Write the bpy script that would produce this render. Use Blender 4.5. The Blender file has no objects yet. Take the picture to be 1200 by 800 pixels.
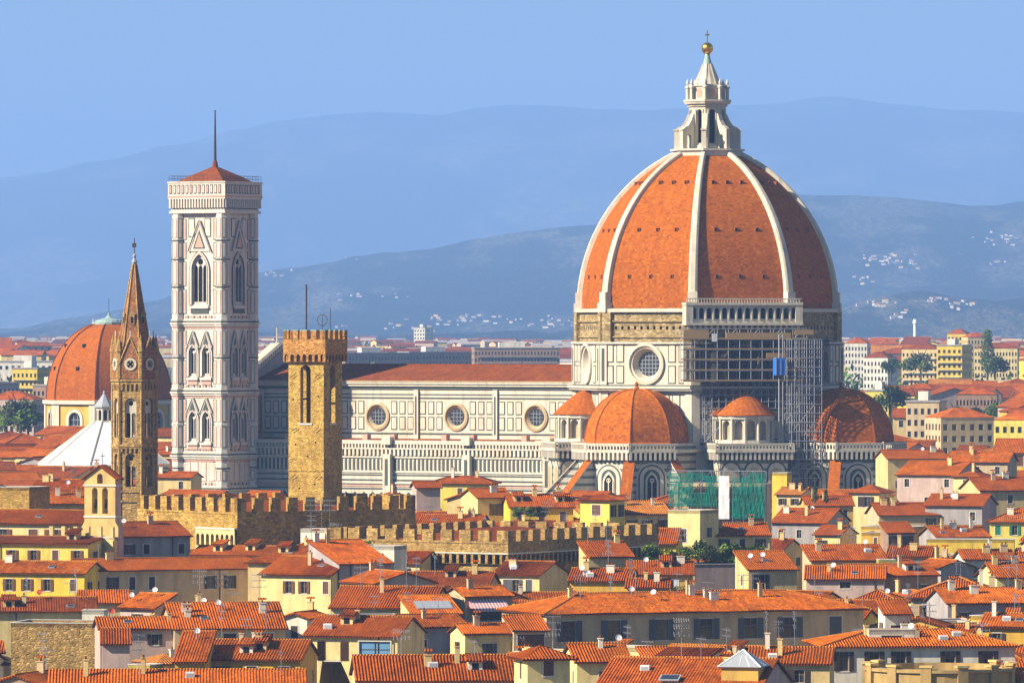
import bpy, bmesh, math, random
from mathutils import Matrix, Vector
from mathutils.geometry import tessellate_polygon
random.seed(11)
R = math.radians
SC = bpy.context.scene
COL = SC.collection

# ---------------------------------------------------------------- camera, sky, sun, exposure
F = 7600.0          # focal length in pixels of the 1200 px wide photograph
EYE = 54.0          # viewpoint height above the old town's streets (m)
HOR = 392.0         # row of the eye-level line
cam = bpy.data.cameras.new('camera')
cam.sensor_fit = 'HORIZONTAL'; cam.sensor_width = 36.0
cam.lens = 36.0 * F / 1200.0
cam.shift_y = -(400.0 - HOR) / 1200.0
cam.clip_start = 1.0; cam.clip_end = 120000.0
camo = bpy.data.objects.new('camera', cam); COL.objects.link(camo)
camo.location = (0, 0, EYE); camo.rotation_euler = (R(90), 0, 0)
SC.camera = camo

SUN_AZ = -67.0      # degrees from "towards the camera", negative = from the left
SUN_EL = 33.0
sdir = Vector((math.sin(R(SUN_AZ)) * math.cos(R(SUN_EL)), -math.cos(R(SUN_AZ)) * math.cos(R(SUN_EL)), math.sin(R(SUN_EL))))
world = bpy.data.worlds.new('World'); SC.world = world; world.use_nodes = True
wn = world.node_tree; wn.nodes.clear()
sky = wn.nodes.new('ShaderNodeTexSky'); sky.sky_type = 'NISHITA'; sky.sun_disc = False
sky.sun_elevation = R(SUN_EL); sky.sun_rotation = math.atan2(sdir.x, sdir.y)
sky.air_density = 1.0; sky.dust_density = 0.4; sky.ozone_density = 5.5; sky.altitude = 100
bg = wn.nodes.new('ShaderNodeBackground'); bg.inputs['Strength'].default_value = 0.05
wo = wn.nodes.new('ShaderNodeOutputWorld')
wn.links.new(sky.outputs[0], bg.inputs[0]); wn.links.new(bg.outputs[0], wo.inputs[0])
sun = bpy.data.lights.new('sun', 'SUN'); sun.energy = 5.0; sun.angle = R(0.5); sun.color = (1.0, 0.89, 0.74)
suno = bpy.data.objects.new('sun', sun); COL.objects.link(suno)
suno.rotation_euler = sdir.to_track_quat('Z', 'Y').to_euler(); suno.location = (-300, 200, 400)
vs = SC.view_settings
vs.view_transform = 'Standard'; vs.look = 'None'; vs.gamma = 1.0; vs.use_curve_mapping = False; vs.exposure = 1.06
SC.cycles.volume_bounces = 3; SC.cycles.max_bounces = 5; SC.cycles.diffuse_bounces = 1
SC.cycles.transparent_max_bounces = 12

# ---------------------------------------------------------------- helpers
def at(px, py, Y):
    return Vector(((px - 600.0) / F * Y, Y, EYE - (py - HOR) / F * Y))
def depth_for(py, z):
    return (EYE - z) * F / (py - HOR)
GP = [(0, 0), (1320, 0), (1500, 6), (1700, 14), (2150, 20), (2800, 26), (4000, 33), (5000, 36), (9000, 38), (40000, 46)]
def zg(Y):
    for (a, za), (b, zb) in zip(GP, GP[1:]):
        if Y <= b: return za + (zb - za) * (Y - a) / (b - a)
    return GP[-1][1]

def tag(o, label=None, cat=None, group=None, kind=None):
    if label: o['label'] = label
    if cat: o['category'] = cat
    if group: o['group'] = group
    if kind: o['kind'] = kind
    return o
def empty(name, loc, rz=0.0, label=None, cat=None, group=None):
    o = bpy.data.objects.new(name, None); COL.objects.link(o)
    o.location = loc; o.rotation_euler = (0, 0, rz); o.empty_display_size = 0.5
    return tag(o, label, cat, group)

class MB:
    """collects faces in local metres; build() links them as one mesh object"""
    def __init__(s):
        s.v = []; s.f = []; s.m = []; s.uv = []; s.mats = []; s.M = Matrix.Identity(4)
    def mi(s, mat):
        if mat not in s.mats: s.mats.append(mat)
        return s.mats.index(mat)
    def face(s, pts, mat, uv=None):
        k = len(s.v)
        P = [Vector(p) for p in pts]
        if uv is None:
            n = (P[1] - P[0]).cross(P[2] - P[0])
            if n.length < 1e-12 and len(P) > 3: n = (P[2] - P[0]).cross(P[3] - P[0])
            if n.length > 0: n.normalize()
            if abs(n.z) > 0.75: uv = [(p.x, p.y) for p in P]
            else:
                t = Vector((-n.y, n.x, 0)); 
                if t.length > 0: t.normalize()
                if t.x + 0.3 * t.y < 0: t = -t
                uv = [(p.dot(t), p.z) for p in P]
        for p in P: s.v.append(tuple(s.M @ p))
        s.f.append(tuple(range(k, k + len(P)))); s.m.append(s.mi(mat)); s.uv.extend(uv)
    def box(s, x0, x1, y0, y1, z0, z1, mat, top=True, bottom=True):
        a, b, c, d = (x0, y0, z0), (x1, y0, z0), (x1, y1, z0), (x0, y1, z0)
        e, f, g, h = (x0, y0, z1), (x1, y0, z1), (x1, y1, z1), (x0, y1, z1)
        s.face((a, b, f, e), mat); s.face((b, c, g, f), mat); s.face((c, d, h, g), mat); s.face((d, a, e, h), mat)
        if top: s.face((e, f, g, h), mat)
        if bottom: s.face((d, c, b, a), mat)
    def prism(s, pts, z0, z1, mat, k=1.0, top=True, bottom=False, cx=0, cy=0):
        n = len(pts); q = [(cx + (x - cx) * k, cy + (y - cy) * k) for x, y in pts]
        for i in range(n):
            j = (i + 1) % n
            s.face(((*pts[i], z0), (*pts[j], z0), (*q[j], z1), (*q[i], z1)), mat)
        if top: s.face([(*p, z1) for p in q], mat)
        if bottom: s.face([(*p, z0) for p in reversed(pts)], mat)
    def lathe(s, prof, n, mat, rot=0.0, cx=0, cy=0, a0=0.0, a1=360.0, cap=False):
        full = abs(a1 - a0 - 360) < 1e-6
        A = [R(rot + a0 + (a1 - a0) * i / n) for i in range(n + 1)]
        acc = 0
        for (r0, z0), (r1, z1) in zip(prof, prof[1:]):
            L = math.hypot(r1 - r0, z1 - z0)
            for i in range(n):
                a, b = A[i], A[i + 1]
                p = [(cx + r0 * math.cos(a), cy + r0 * math.sin(a), z0), (cx + r0 * math.cos(b), cy + r0 * math.sin(b), z0),
                     (cx + r1 * math.cos(b), cy + r1 * math.sin(b), z1), (cx + r1 * math.cos(a), cy + r1 * math.sin(a), z1)]
                w0 = 2 * r0 * math.sin((b - a) / 2); w1 = 2 * r1 * math.sin((b - a) / 2); o = i * 37.3
                u = [(o - w0 / 2, acc), (o + w0 / 2, acc), (o + w1 / 2, acc + L), (o - w1 / 2, acc + L)]
                if r1 < 1e-6: p, u = p[:3], u[:3]
                elif r0 < 1e-6: p, u = [p[0], p[2], p[3]], [u[0], u[2], u[3]]
                s.face(p, mat, u)
            acc += L
        if cap: s.face([(cx + prof[-1][0] * math.cos(a), cy + prof[-1][0] * math.sin(a), prof[-1][1]) for a in A[:-1 if full else None]], mat)
    def bar(s, p, q, r, mat, n=4):
        p, q = Vector(p), Vector(q); d = q - p
        if d.length < 1e-6: return
        d.normalize(); a = d.orthogonal().normalized(); b = d.cross(a)
        ring = [(a * math.cos(2 * math.pi * i / n + .78) + b * math.sin(2 * math.pi * i / n + .78)) * r for i in range(n)]
        for i in range(n):
            j = (i + 1) % n
            s.face((p + ring[i], p + ring[j], q + ring[j], q + ring[i]), mat)
        s.face([q + c for c in ring], mat); s.face([p + c for c in reversed(ring)], mat)
    def ball(s, c, r, mat, n=12, m=8, sq=1.0):
        prof = [(r * math.cos(t), r * sq * math.sin(t)) for t in [(-.5 + i / m) * math.pi for i in range(m + 1)]]
        prof[0] = (0, -r * sq); prof[-1] = (0, r * sq)
        s.lathe([(a, z + c[2]) for a, z in prof], n, mat, cx=c[0], cy=c[1])
    # ---- wall frames: x along the wall (left to right seen from outside), y outward, z up
    def holed(s, outer, holes, mat, depth=0.3, rmat=None, y=0.0, back=None):
        """a wall face (x,z outline) with real openings, their reveals and optional back panes"""
        loops = [[Vector((x, z, 0)) for x, z in outer]] + [[Vector((x, z, 0)) for x, z in h] for h in holes]
        flat = [p for l in loops for p in l]
        if not holes:
            s.face([(p.x, y, p.y) for p in flat], mat)
        else:
            for t in tessellate_polygon(loops):
                s.face([(flat[i].x, y, flat[i].y) for i in t], mat, [(flat[i].x, flat[i].y) for i in t])
        for h in holes:
            for i in range(len(h)):
                a, b = h[i], h[(i + 1) % len(h)]
                s.face(((a[0], y, a[1]), (b[0], y, b[1]), (b[0], y - depth, b[1]), (a[0], y - depth, a[1])), rmat or mat)
            if back is not None:
                s.face([(x, y - depth, z) for x, z in h], back)
    def ring(s, cx, cz, prof, n, mat):
        """profile (radius, outward) turned round the wall normal"""
        for (r0, y0), (r1, y1) in zip(prof, prof[1:]):
            for i in range(n):
                a, b = 2 * math.pi * i / n, 2 * math.pi * (i + 1) / n
                P = lambda r, y, t: (cx + r * math.cos(t), y, cz + r * math.sin(t))
                if r1 < 1e-6: s.face((P(r0, y0, a), P(r0, y0, b), P(0, y1, a)), mat)
                else: s.face((P(r0, y0, a), P(r0, y0, b), P(r1, y1, b), P(r1, y1, a)), mat)
    def build(s, name, parent=None, smooth=False, loc=None):
        me = bpy.data.meshes.new(name)
        me.from_pydata(s.v, [], s.f)
        for m in s.mats: me.materials.append(m)
        me.polygons.foreach_set('material_index', s.m)
        ul = me.uv_layers.new(name='UVMap')
        ul.data.foreach_set('uv', [c for t in s.uv for c in t])
        if smooth: me.polygons.foreach_set('use_smooth', [True] * len(s.f))
        me.update()
        o = bpy.data.objects.new(name, me); COL.objects.link(o)
        if parent is not None: o.parent = parent
        if loc is not None: o.location = loc
        return o

def arch(cx, z0, w, h, n=8, pointed=False):
    """outline of an opening: sill z0, width w, total height h, round or pointed head"""
    r = w / 2; pts = [(cx - r, z0), (cx + r, z0)]
    if pointed:
        rise = w * 0.85; zs = z0 + h - rise
        c = (rise * rise - r * r) / (2 * r); Rr = r + c
        a1 = math.asin(rise / Rr)
        for i in range(n // 2 + 1):
            t = a1 * i / (n // 2); pts.append((cx - c + Rr * math.cos(t), zs + Rr * math.sin(t)))
        for i in range(n // 2 - 1, -1, -1):
            t = a1 * i / (n // 2); pts.append((cx + c - Rr * math.cos(t), zs + Rr * math.sin(t)))
    else:
        zs = z0 + h - r
        for i in range(n + 1):
            t = math.pi * i / n; pts.append((cx + r * math.cos(t), zs + r * math.sin(t)))
    return pts
def rect(x0, x1, z0, z1): return [(x0, z0), (x1, z0), (x1, z1), (x0, z1)]
def circ(cx, cz, r, n=20): return [(cx + r * math.cos(2 * math.pi * i / n), cz + r * math.sin(2 * math.pi * i / n)) for i in range(n)]
def wallM(ox, oy, deg, oz=0.0):
    """frame on a wall through (ox,oy) whose outward normal points at plan angle deg"""
    n = Vector((math.cos(R(deg)), math.sin(R(deg)), 0)); z = Vector((0, 0, 1)); u = z.cross(n)
    M = Matrix.Identity(4)
    for i, c in enumerate((u, n, z)):
        M[0][i], M[1][i], M[2][i] = c.x, c.y, c.z
    M[0][3], M[1][3], M[2][3] = ox, oy, oz
    return M

# ---------------------------------------------------------------- materials
_mc = {}
def L(c):
    return tuple(((x / 255) / 12.92 if x <= 10 else ((x / 255 + .055) / 1.055) ** 2.4) for x in c)
class NT:
    def __init__(s, name, rough=0.8, spec=0.25):
        m = bpy.data.materials.new(name); m.use_nodes = True; s.mat = m
        s.t = m.node_tree; s.b = s.t.nodes['Principled BSDF']
        s.b.inputs['Roughness'].default_value = rough
        s.b.inputs['Specular IOR Level'].default_value = spec
    def n(s, typ, **kw):
        o = s.t.nodes.new(typ)
        for k, v in kw.items():
            if k in o.inputs: o.inputs[k].default_value = v
            else: setattr(o, k, v)
        return o
    def l(s, a, b): s.t.links.new(a, b)
    def math(s, op, a, b=None):
        o = s.t.nodes.new('ShaderNodeMath'); o.operation = op
        for i, x in enumerate((a, b)):
            if x is None: continue
            if hasattr(x, 'is_output'): s.l(x, o.inputs[i])
            else: o.inputs[i].default_value = x
        return o.outputs[0]
    def noise(s, vec, scale, detail=4.0, rough=0.6):
        o = s.n('ShaderNodeTexNoise', Scale=scale, Detail=detail, Roughness=rough)
        if vec is not None: s.l(vec, o.inputs['Vector'])
        return o.outputs['Fac']
    def mapping(s, vec, scale=(1, 1, 1)):
        o = s.n('ShaderNodeMapping'); o.inputs['Scale'].default_value = scale; s.l(vec, o.inputs['Vector']); return o.outputs[0]
    def ramp(s, fac, stops, interp='LINEAR'):
        o = s.n('ShaderNodeValToRGB'); r = o.color_ramp; r.interpolation = interp
        while len(r.elements) < len(stops): r.elements.new(0.5)
        for e, (p, c) in zip(r.elements, stops): e.position = p; e.color = (*c, 1)
        s.l(fac, o.inputs[0]); return o.outputs[0]
    def mix(s, fac, a, b, blend='MIX'):
        o = s.n('ShaderNodeMix', data_type='RGBA', blend_type=blend)
        for i, x in ((0, fac), (6, a), (7, b)):
            if hasattr(x, 'is_output'): s.l(x, o.inputs[i])
            elif i == 0: o.inputs[0].default_value = x
            else: o.inputs[i].default_value = (*x, 1)
        return o.outputs[2]
    def bump(s, h, strength=0.4, dist=0.1):
        o = s.n('ShaderNodeBump', Strength=strength, Distance=dist); s.l(h, o.inputs['Height']); s.l(o.outputs[0], s.b.inputs['Normal'])
    def col(s, c): s.l(c, s.b.inputs['Base Color']); return s.mat

def cached(fn):
    def g(*a):
        k = (fn.__name__, a)
        if k not in _mc: _mc[k] = fn(*a)
        return _mc[k]
    return g

@cached
def plain(name, c, rough=0.7, metal=0.0):
    t = NT(name, rough); t.b.inputs['Metallic'].default_value = metal
    tc = t.n('ShaderNodeTexCoord')
    nz = t.noise(tc.outputs['Object'], 1.3, 5)
    return t.col(t.mix(nz, tuple(x * .82 for x in c), tuple(min(1, x * 1.12) for x in c)))
@cached
def plaster(name, c):
    t = NT('plaster_' + name, 0.9, 0.15)
    tc = t.n('ShaderNodeTexCoord'); ob = t.n('ShaderNodeObjectInfo')
    off = t.n('ShaderNodeVectorMath', operation='ADD'); t.l(tc.outputs['Object'], off.inputs[0])
    cmb = t.n('ShaderNodeCombineXYZ'); t.l(t.math('MULTIPLY', ob.outputs['Random'], 90.0), cmb.inputs[0]); t.l(cmb.outputs[0], off.inputs[1])
    v = off.outputs[0]
    a = t.noise(v, 0.35, 6, .65); st = t.noise(t.mapping(v, (.7, .7, .12)), 1.0, 5, .65); g = t.noise(v, 4.0, 3)
    base = t.mix(t.ramp(a, [(.3, (0, 0, 0)), (.7, (1, 1, 1))]), tuple(x * .78 for x in c), tuple(min(.9, x * 1.08) for x in c))
    base = t.mix(t.ramp(st, [(.46, (0, 0, 0)), (.70, (.7, .7, .7))]), base, tuple(.45 * x + .03 for x in c))
    pt = t.noise(v, .9, 5, .8)
    base = t.mix(t.ramp(pt, [(.60, (0, 0, 0)), (.66, (.5, .5, .5))]), base, (.5 * c[0] + .12, .5 * c[1] + .10, .5 * c[2] + .08))
    base = t.mix(.25, base, t.mix(g, (.25, .25, .25), (.75, .75, .75)), 'OVERLAY')
    t.bump(t.noise(v, 2.5, 4), .15, .05)
    return t.col(base)
@cached
def tile(name, c, cu=.34, cv=.42, wave=True, age=1.0):
    """terracotta: every tile its own tone, patches of lichen and soot"""
    t = NT('tile_' + name, 0.88, 0.15)
    uv = t.n('ShaderNodeUVMap'); sp = t.n('ShaderNodeSeparateXYZ'); t.l(uv.outputs[0], sp.inputs[0])
    ob = t.n('ShaderNodeObjectInfo')
    fu = t.math('DIVIDE', sp.outputs[0], cu); fv = t.math('DIVIDE', sp.outputs[1], cv)
    cm = t.n('ShaderNodeCombineXYZ'); t.l(t.math('FLOOR', fu), cm.inputs[0]); t.l(t.math('FLOOR', fv), cm.inputs[1]); t.l(ob.outputs['Random'], cm.inputs[2])
    wn_ = t.n('ShaderNodeTexWhiteNoise', noise_dimensions='3D'); t.l(cm.outputs[0], wn_.inputs['Vector'])
    r, g, b = c
    k = t.ramp(wn_.outputs['Value'], [(0, (r * .5, g * .48, b * .7)), (.22, (r * .84, g * .8, b * .8)), (.6, (r, g, b)), (.9, (r * 1.12, g * 1.25, b * 1.3)), (1, (min(.8, r * 1.25), g * 1.8, b * 2.8))])
    colr = t.n('ShaderNodeTexWhiteNoise', noise_dimensions='1D'); t.l(t.math('ADD', t.math('FLOOR', fu), t.math('MULTIPLY', ob.outputs['Random'], 500.0)), colr.inputs['W'])
    k = t.mix(t.math('MULTIPLY', colr.outputs['Value'], .35), k, (r * .55, g * .55, b * .9))
    big = t.noise(uv.outputs[0], 0.28, 7, .75)
    k = t.mix(t.ramp(big, [(.47, (0, 0, 0)), (.62, (.85 * age,) * 3)]), k, (r * .34, g * .42, b * 1.1))
    pat = t.noise(t.mapping(uv.outputs[0], (1, .3, 1)), .8, 5, .75)
    k = t.mix(t.ramp(pat, [(.53, (0, 0, 0)), (.66, (.7 * age,) * 3)]), k, (min(.75, r * 1.2), g * 1.55, b * 2.6))
    lich = t.noise(uv.outputs[0], 1.9, 5, .8)
    k = t.mix(t.ramp(lich, [(.60, (0, 0, 0)), (.70, (.55 * age,) * 3)]), k, (.17, .12, .065))
    k = t.mix(t.math('MULTIPLY', ob.outputs['Random'], .6), k, (r * .55, g * .55, b * .9))
    fr = t.math('FRACT', fv)
    if wave:
        s1 = t.math('SINE', t.math('MULTIPLY', fu, 2 * math.pi))
        h = t.math('ADD', t.math('MULTIPLY', s1, .5), t.math('MULTIPLY', fr, .5))
        t.bump(h, .9, .12)
    else:
        t.bump(fr, .6, .06)
    return t.col(k)
@cached
def stone(name, c, bw=.7, bh=.32):
    """coursed rubble"""
    t = NT('stone_' + name, 0.92, 0.12)
    uv = t.n('ShaderNodeUVMap')
    wob = t.n('ShaderNodeTexNoise', Scale=1.5); t.l(uv.outputs[0], wob.inputs['Vector'])
    vm = t.n('ShaderNodeVectorMath', operation='MULTIPLY_ADD'); t.l(wob.outputs['Color'], vm.inputs[0]); vm.inputs[1].default_value = (.35, .25, 0); t.l(uv.outputs[0], vm.inputs[2])
    mp = t.mapping(vm.outputs[0], (1 / bw, 1 / bh, 1))
    vo = t.n('ShaderNodeTexVoronoi', Scale=1.0, Randomness=.85); t.l(mp, vo.inputs['Vector']); sc_ = t.n('ShaderNodeSeparateColor'); t.l(vo.outputs['Color'], sc_.inputs[0])
    k0 = t.ramp(sc_.outputs[0], [(0, tuple(x * .4 for x in c)), (.4, tuple(x * .85 for x in c)), (.75, c), (1, (min(.8, c[0] * 1.35), min(.8, c[1] * 1.4), c[2] * 1.6))])
    ed = t.n('ShaderNodeTexVoronoi', Scale=1.0, Randomness=.85, feature='DISTANCE_TO_EDGE'); t.l(mp, ed.inputs['Vector'])
    k0 = t.mix(t.ramp(ed.outputs['Distance'], [(.02, (.7, .7, .7)), (.10, (0, 0, 0))]), k0, tuple(x * .42 for x in c))
    n1 = t.noise(uv.outputs[0], .22, 7, .75)
    k = t.mix(t.ramp(n1, [(.42, (0, 0, 0)), (.66, (.8, .8, .8))]), k0, tuple(x * .45 for x in c))
    n2 = t.noise(t.mapping(uv.outputs[0], (1.4, .25, 1)), .7, 5, .75)
    k = t.mix(t.ramp(n2, [(.52, (0, 0, 0)), (.72, (.6, .6, .6))]), k, (min(.8, c[0] * 1.25), min(.8, c[1] * 1.35), c[2] * 1.8))
    t.bump(t.math('ADD', t.math('MULTIPLY', ed.outputs['Distance'], 1.5), n2), .7, .15)
    return t.col(k)
@cached
def marble(name, c, grime=.5, stripes=0):
    t = NT('marble_' + name, 0.6, 0.3)
    tc = t.n('ShaderNodeTexCoord'); v = tc.outputs['Object']
    n1 = t.noise(v, .25, 6, .65); n2 = t.noise(t.mapping(v, (1.2, 1.2, .12)), .9, 6, .7); n3 = t.noise(v, 1.5, 4)
    k = t.mix(n3, tuple(x * .8 for x in c), tuple(min(.88, x * 1.1) for x in c))
    k = t.mix(t.ramp(n1, [(.4, (0, 0, 0)), (.7, (.5, .5, .5))]), k, (c[0] * .85, c[1] * .74, c[2] * .52))
    if stripes:
        sp = t.n('ShaderNodeSeparateXYZ'); t.l(v, sp.inputs[0])
        f = t.math('FRACT', t.math('DIVIDE', sp.outputs[2], stripes))
        k = t.mix(t.math('MULTIPLY', t.math('GREATER_THAN', f, .62), .85), k, (.06, .09, .075))
    k = t.mix(t.ramp(n2, [(.5, (0, 0, 0)), (.8, (grime, grime, grime))]), k, (.13, .115, .09))
    t.bump(n3, .15, .1)
    return t.col(k)
@cached
def glassm(name, c, rough=.12):
    t = NT(name, rough, .5); return t.col(t.mix(t.noise(t.n('ShaderNodeTexCoord').outputs['Object'], .8, 2), c, tuple(x * 1.6 + .004 for x in c)))
@cached
def leafm(name, c):
    t = NT(name, .7, .2); ob = t.n('ShaderNodeObjectInfo'); g = t.n('ShaderNodeNewGeometry')
    k = t.ramp(g.outputs['Random Per Island'], [(0, tuple(x * .5 for x in c)), (.6, c), (1, (c[0] * 1.9, c[1] * 1.6, c[2] * 1.3))])
    k = t.mix(t.math('MULTIPLY', ob.outputs['Random'], .4), k, (c[0] * .6, c[1] * .75, c[2] * 1.0))
    return t.col(k)

WHITE = marble('white', (.66, .60, .47), .65)
CAMPW = marble('rose_white', (.68, .62, .53), .6)
GREEN = marble('green', (.07, .085, .07), .2)
PINK = marble('pink', (.62, .36, .27), .3)
STRIPE = marble('striped', (.62, .57, .47), .6, 1.5)
LIME = marble('drum_stone', (.52, .40, .22), .8)
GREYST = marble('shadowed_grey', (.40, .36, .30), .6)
DOMET = tile('dome', (.53, .128, .001), .5, .4, False, .4)
NAVET = tile('nave', (.32, .075, .008), .5, .5, False)
T_OR = tile('orange', (.60, .128, .001))
T_RU = tile('rust', (.48, .095, .001))
T_BR = tile('brown', (.32, .064, .003))
T_PA = tile('pale', (.62, .21, .02))
TONE = {'orange': T_OR, 'rust': T_RU, 'brown': T_BR, 'pale': T_PA}
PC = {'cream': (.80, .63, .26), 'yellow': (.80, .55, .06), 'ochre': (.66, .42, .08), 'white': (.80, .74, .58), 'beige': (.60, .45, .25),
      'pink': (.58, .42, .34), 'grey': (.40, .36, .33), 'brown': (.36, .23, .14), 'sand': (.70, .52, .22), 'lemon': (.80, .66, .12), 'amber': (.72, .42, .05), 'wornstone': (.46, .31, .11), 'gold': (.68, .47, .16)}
def PL(n): return plaster(n, PC[n])
SPIREB = stone('spire_brick', (.44, .19, .07), .5, .22); SASH = plain('sash_wood', (.22, .16, .10)); OCHST = stone('ochre', (.56, .33, .07)); BRICK = stone('brick', (.60, .29, .07), .5, .25); TOWST = stone('tower_ochre', (.66, .41, .09), .42, .2); BADST = stone('badia', (.54, .34, .11), .6, .3)
DRUMST = stone('drum_rubble', (.46, .33, .14), 1.1, .5); RUBBLE = stone('rubble', (.48, .30, .09), .55, .3)
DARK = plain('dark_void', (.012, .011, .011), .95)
GLASS = glassm('window_glass', (.02, .025, .032)); BLUEGL = glassm('blue_glass', (.10, .22, .34))
WOOD = plain('dark_wood', (.055, .035, .022)); BROWNSH = plain('brown_shutter', (.16, .07, .03)); GREENSH = plain('green_shutter', (.02, .22, .10)); GREYSH = plain('grey_shutter', (.10, .10, .10))
FRAME = plain('window_frame', (.62, .57, .48)); STEEL = plain('galvanised_tube', (.26, .27, .30), .5, .2); WHITEP = plain('white_paint', (.80, .79, .76), .5)
GOLD = plain('gilded_bronze', (.95, .55, .08), .25, 1.0); COPPER = plain('copper_green', (.30, .42, .37), .6); LEAD = plain('grey_lead', (.34, .36, .38), .5)
PLANK = plain('scaffold_plank', (.42, .27, .12)); BLUEP = plain('blue_sheet', (.02, .16, .62), .5); REDP = plain('red_paint', (.60, .05, .02), .5); IRON = plain('iron', (.06, .045, .04), .6)
LEAF = leafm('leaf', (.10, .16, .015)); LEAFD = leafm('leaf_dark', (.05, .09, .015)); LEAFY = leafm('leaf_light', (.27, .28, .02)); BARK = plain('bark', (.10, .07, .045), .9)
# ---------------------------------------------------------------- the land: one ground sheet, hills, haze
def smoothnoise(x, y, s=0):
    def h(i, j):
        n = (i * 374761393 + j * 668265263 + s * 974711) & 0xffffffff
        n = ((n ^ (n >> 13)) * 1274126177) & 0xffffffff
        return ((n ^ (n >> 16)) & 0xffff) / 65535.0
    i, j = math.floor(x), math.floor(y); fx, fy = x - i, y - j
    fx = fx * fx * (3 - 2 * fx); fy = fy * fy * (3 - 2 * fy)
    return (h(i, j) * (1 - fx) + h(i + 1, j) * fx) * (1 - fy) + (h(i, j + 1) * (1 - fx) + h(i + 1, j + 1) * fx) * fy
def fbm(x, y, o=4, s=0):
    a = 0; k = 1; t = 0
    for i in range(o):
        a += k * smoothnoise(x * 2 ** i, y * 2 ** i, s + i); t += k; k *= .5
    return a / t
def lerp_list(l, x):
    if x <= l[0][0]: return l[0][1]
    for (a, ya), (b, yb) in zip(l, l[1:]):
        if x <= b:
            t = (x - a) / (b - a); t = t * t * (3 - 2 * t) * .5 + t * .5
            return ya + (yb - ya) * t
    return l[-1][1]

def ground_mat():
    t = NT('ground_paving_and_plain', .95, .1); tc = t.n('ShaderNodeTexCoord'); v = tc.outputs['Object']
    sp = t.n('ShaderNodeSeparateXYZ'); t.l(v, sp.inputs[0])
    town = t.mix(t.noise(v, .05, 5), (.10, .085, .07), (.20, .17, .13))
    plain_ = t.ramp(t.noise(v, .006, 6, .7), [(.35, (.03, .045, .02)), (.5, (.08, .08, .05)), (.62, (.16, .13, .09)), (.7, (.05, .065, .03))])
    f = t.ramp(t.math('DIVIDE', sp.outputs[1], 6000.0), [(.25, (0, 0, 0)), (.4, (1, 1, 1))])
    return t.col(t.mix(f, town, plain_))
mb = MB(); gm = ground_mat()
ys = [-60, 0, 300, 600, 900, 1200, 1320, 1400, 1500, 1600, 1700, 1900, 2150, 2450, 2800, 3300, 4000, 4500, 5000, 7000, 9000, 14000, 24000, 42500]
xs = [-18500, -3000, -1200, -600, -300, 0, 300, 600, 1200, 3000, 18500]
for y0, y1 in zip(ys, ys[1:]):
    for x0, x1 in zip(xs, xs[1:]):
        mb.face(((x0, y0, zg(y0)), (x1, y0, zg(y0)), (x1, y1, zg(y1)), (x0, y1, zg(y1))), gm)
tag(mb.build('ground'), kind='structure')

def hill_mat(name, wood, field, earth, sc):
    t = NT(name, .95, .05); tc = t.n('ShaderNodeTexCoord'); v = t.mapping(tc.outputs['Object'], (1, .10, 2.2))
    n1 = t.noise(v, sc, 8, .68); vo = t.n('ShaderNodeTexVoronoi', Scale=sc * 3.0); t.l(v, vo.inputs['Vector'])
    sepc = t.n('ShaderNodeSeparateColor'); t.l(vo.outputs['Color'], sepc.inputs[0])
    fields = t.mix(sepc.outputs[0], field, earth)
    k = t.mix(t.ramp(n1, [(.49, (0, 0, 0)), (.57, (1, 1, 1))]), wood, fields)
    k = t.mix(t.ramp(t.noise(v, sc * 14, 5, .75), [(.42, (0, 0, 0)), (.55, (.8, .8, .8))]), k, wood)
    t.bump(t.noise(v, sc * 20, 3), .8, 6)
    return t.col(k)
def hill(name, crest, Yc, Yf, Yb, base, m, rough, nx=260, ny=44, seed=0, w0=-400, w1=1600):
    """a range whose skyline is the crest; the slopes towards and away from us are rolling ground"""
    mb = MB(); P = []
    for j in range(ny + 1):
        t = j / ny
        Y = Yf + (Yb - Yf) * t
        row = []
        for i in range(nx + 1):
            px = w0 + (w1 - w0) * i / nx
            X = (px - 600) / F * Yc
            top = EYE - (lerp_list(crest, px) - HOR) / F * Yc
            if Y <= Yc: s = (Y - Yf) / (Yc - Yf); s = s ** 1.25 * (1 - .15 * math.sin(s * 6.28))
            else: s = 1 - ((Y - Yc) / (Yb - Yc)) ** 1.5
            n = fbm(X / rough, Y / rough, 5, seed) - .5; n2 = fbm(X / rough * 6, Y / rough * 6, 3, seed + 9) - .5
            edge = min(1, s * 5) if s > 0 else 0
            z = base + (top - base) * max(s, 0) + edge * (n * .6 * (1 - .9 * s * s) * (top - base) + n2 * rough * .03)
            row.append((X, Y, max(z, base - 8)))
        P.append(row)
    for j in range(ny):
        for i in range(nx):
            mb.face((P[j][i], P[j][i + 1], P[j + 1][i + 1], P[j + 1][i]), m, [(0, 0)] * 4)
    o = mb.build(name, smooth=True); tag(o, kind='structure'); return P
NEAR = [(-400, 404), (0, 400), (100, 384), (200, 362), (250, 338), (290, 324), (350, 318), (390, 311), (420, 303), (460, 297), (500, 292), (560, 283), (620, 275), (690, 268), (780, 255), (860, 243), (940, 237), (1000, 235), (1060, 238), (1130, 246), (1160, 244), (1200, 237), (1300, 225), (1600, 240)]
FAR = [(-400, 235), (-100, 222), (0, 216), (60, 206), (130, 188), (200, 172), (280, 155), (350, 143), (420, 138), (500, 138), (600, 135), (690, 129), (760, 125), (860, 121), (940, 122), (1000, 125), (1100, 132), (1200, 138), (1350, 120), (1600, 150)]
MID = [(-400, 330), (0, 330), (100, 318), (240, 300), (330, 292), (450, 272), (600, 240), (800, 215), (940, 212), (1100, 215), (1200, 205), (1600, 200)]
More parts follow.
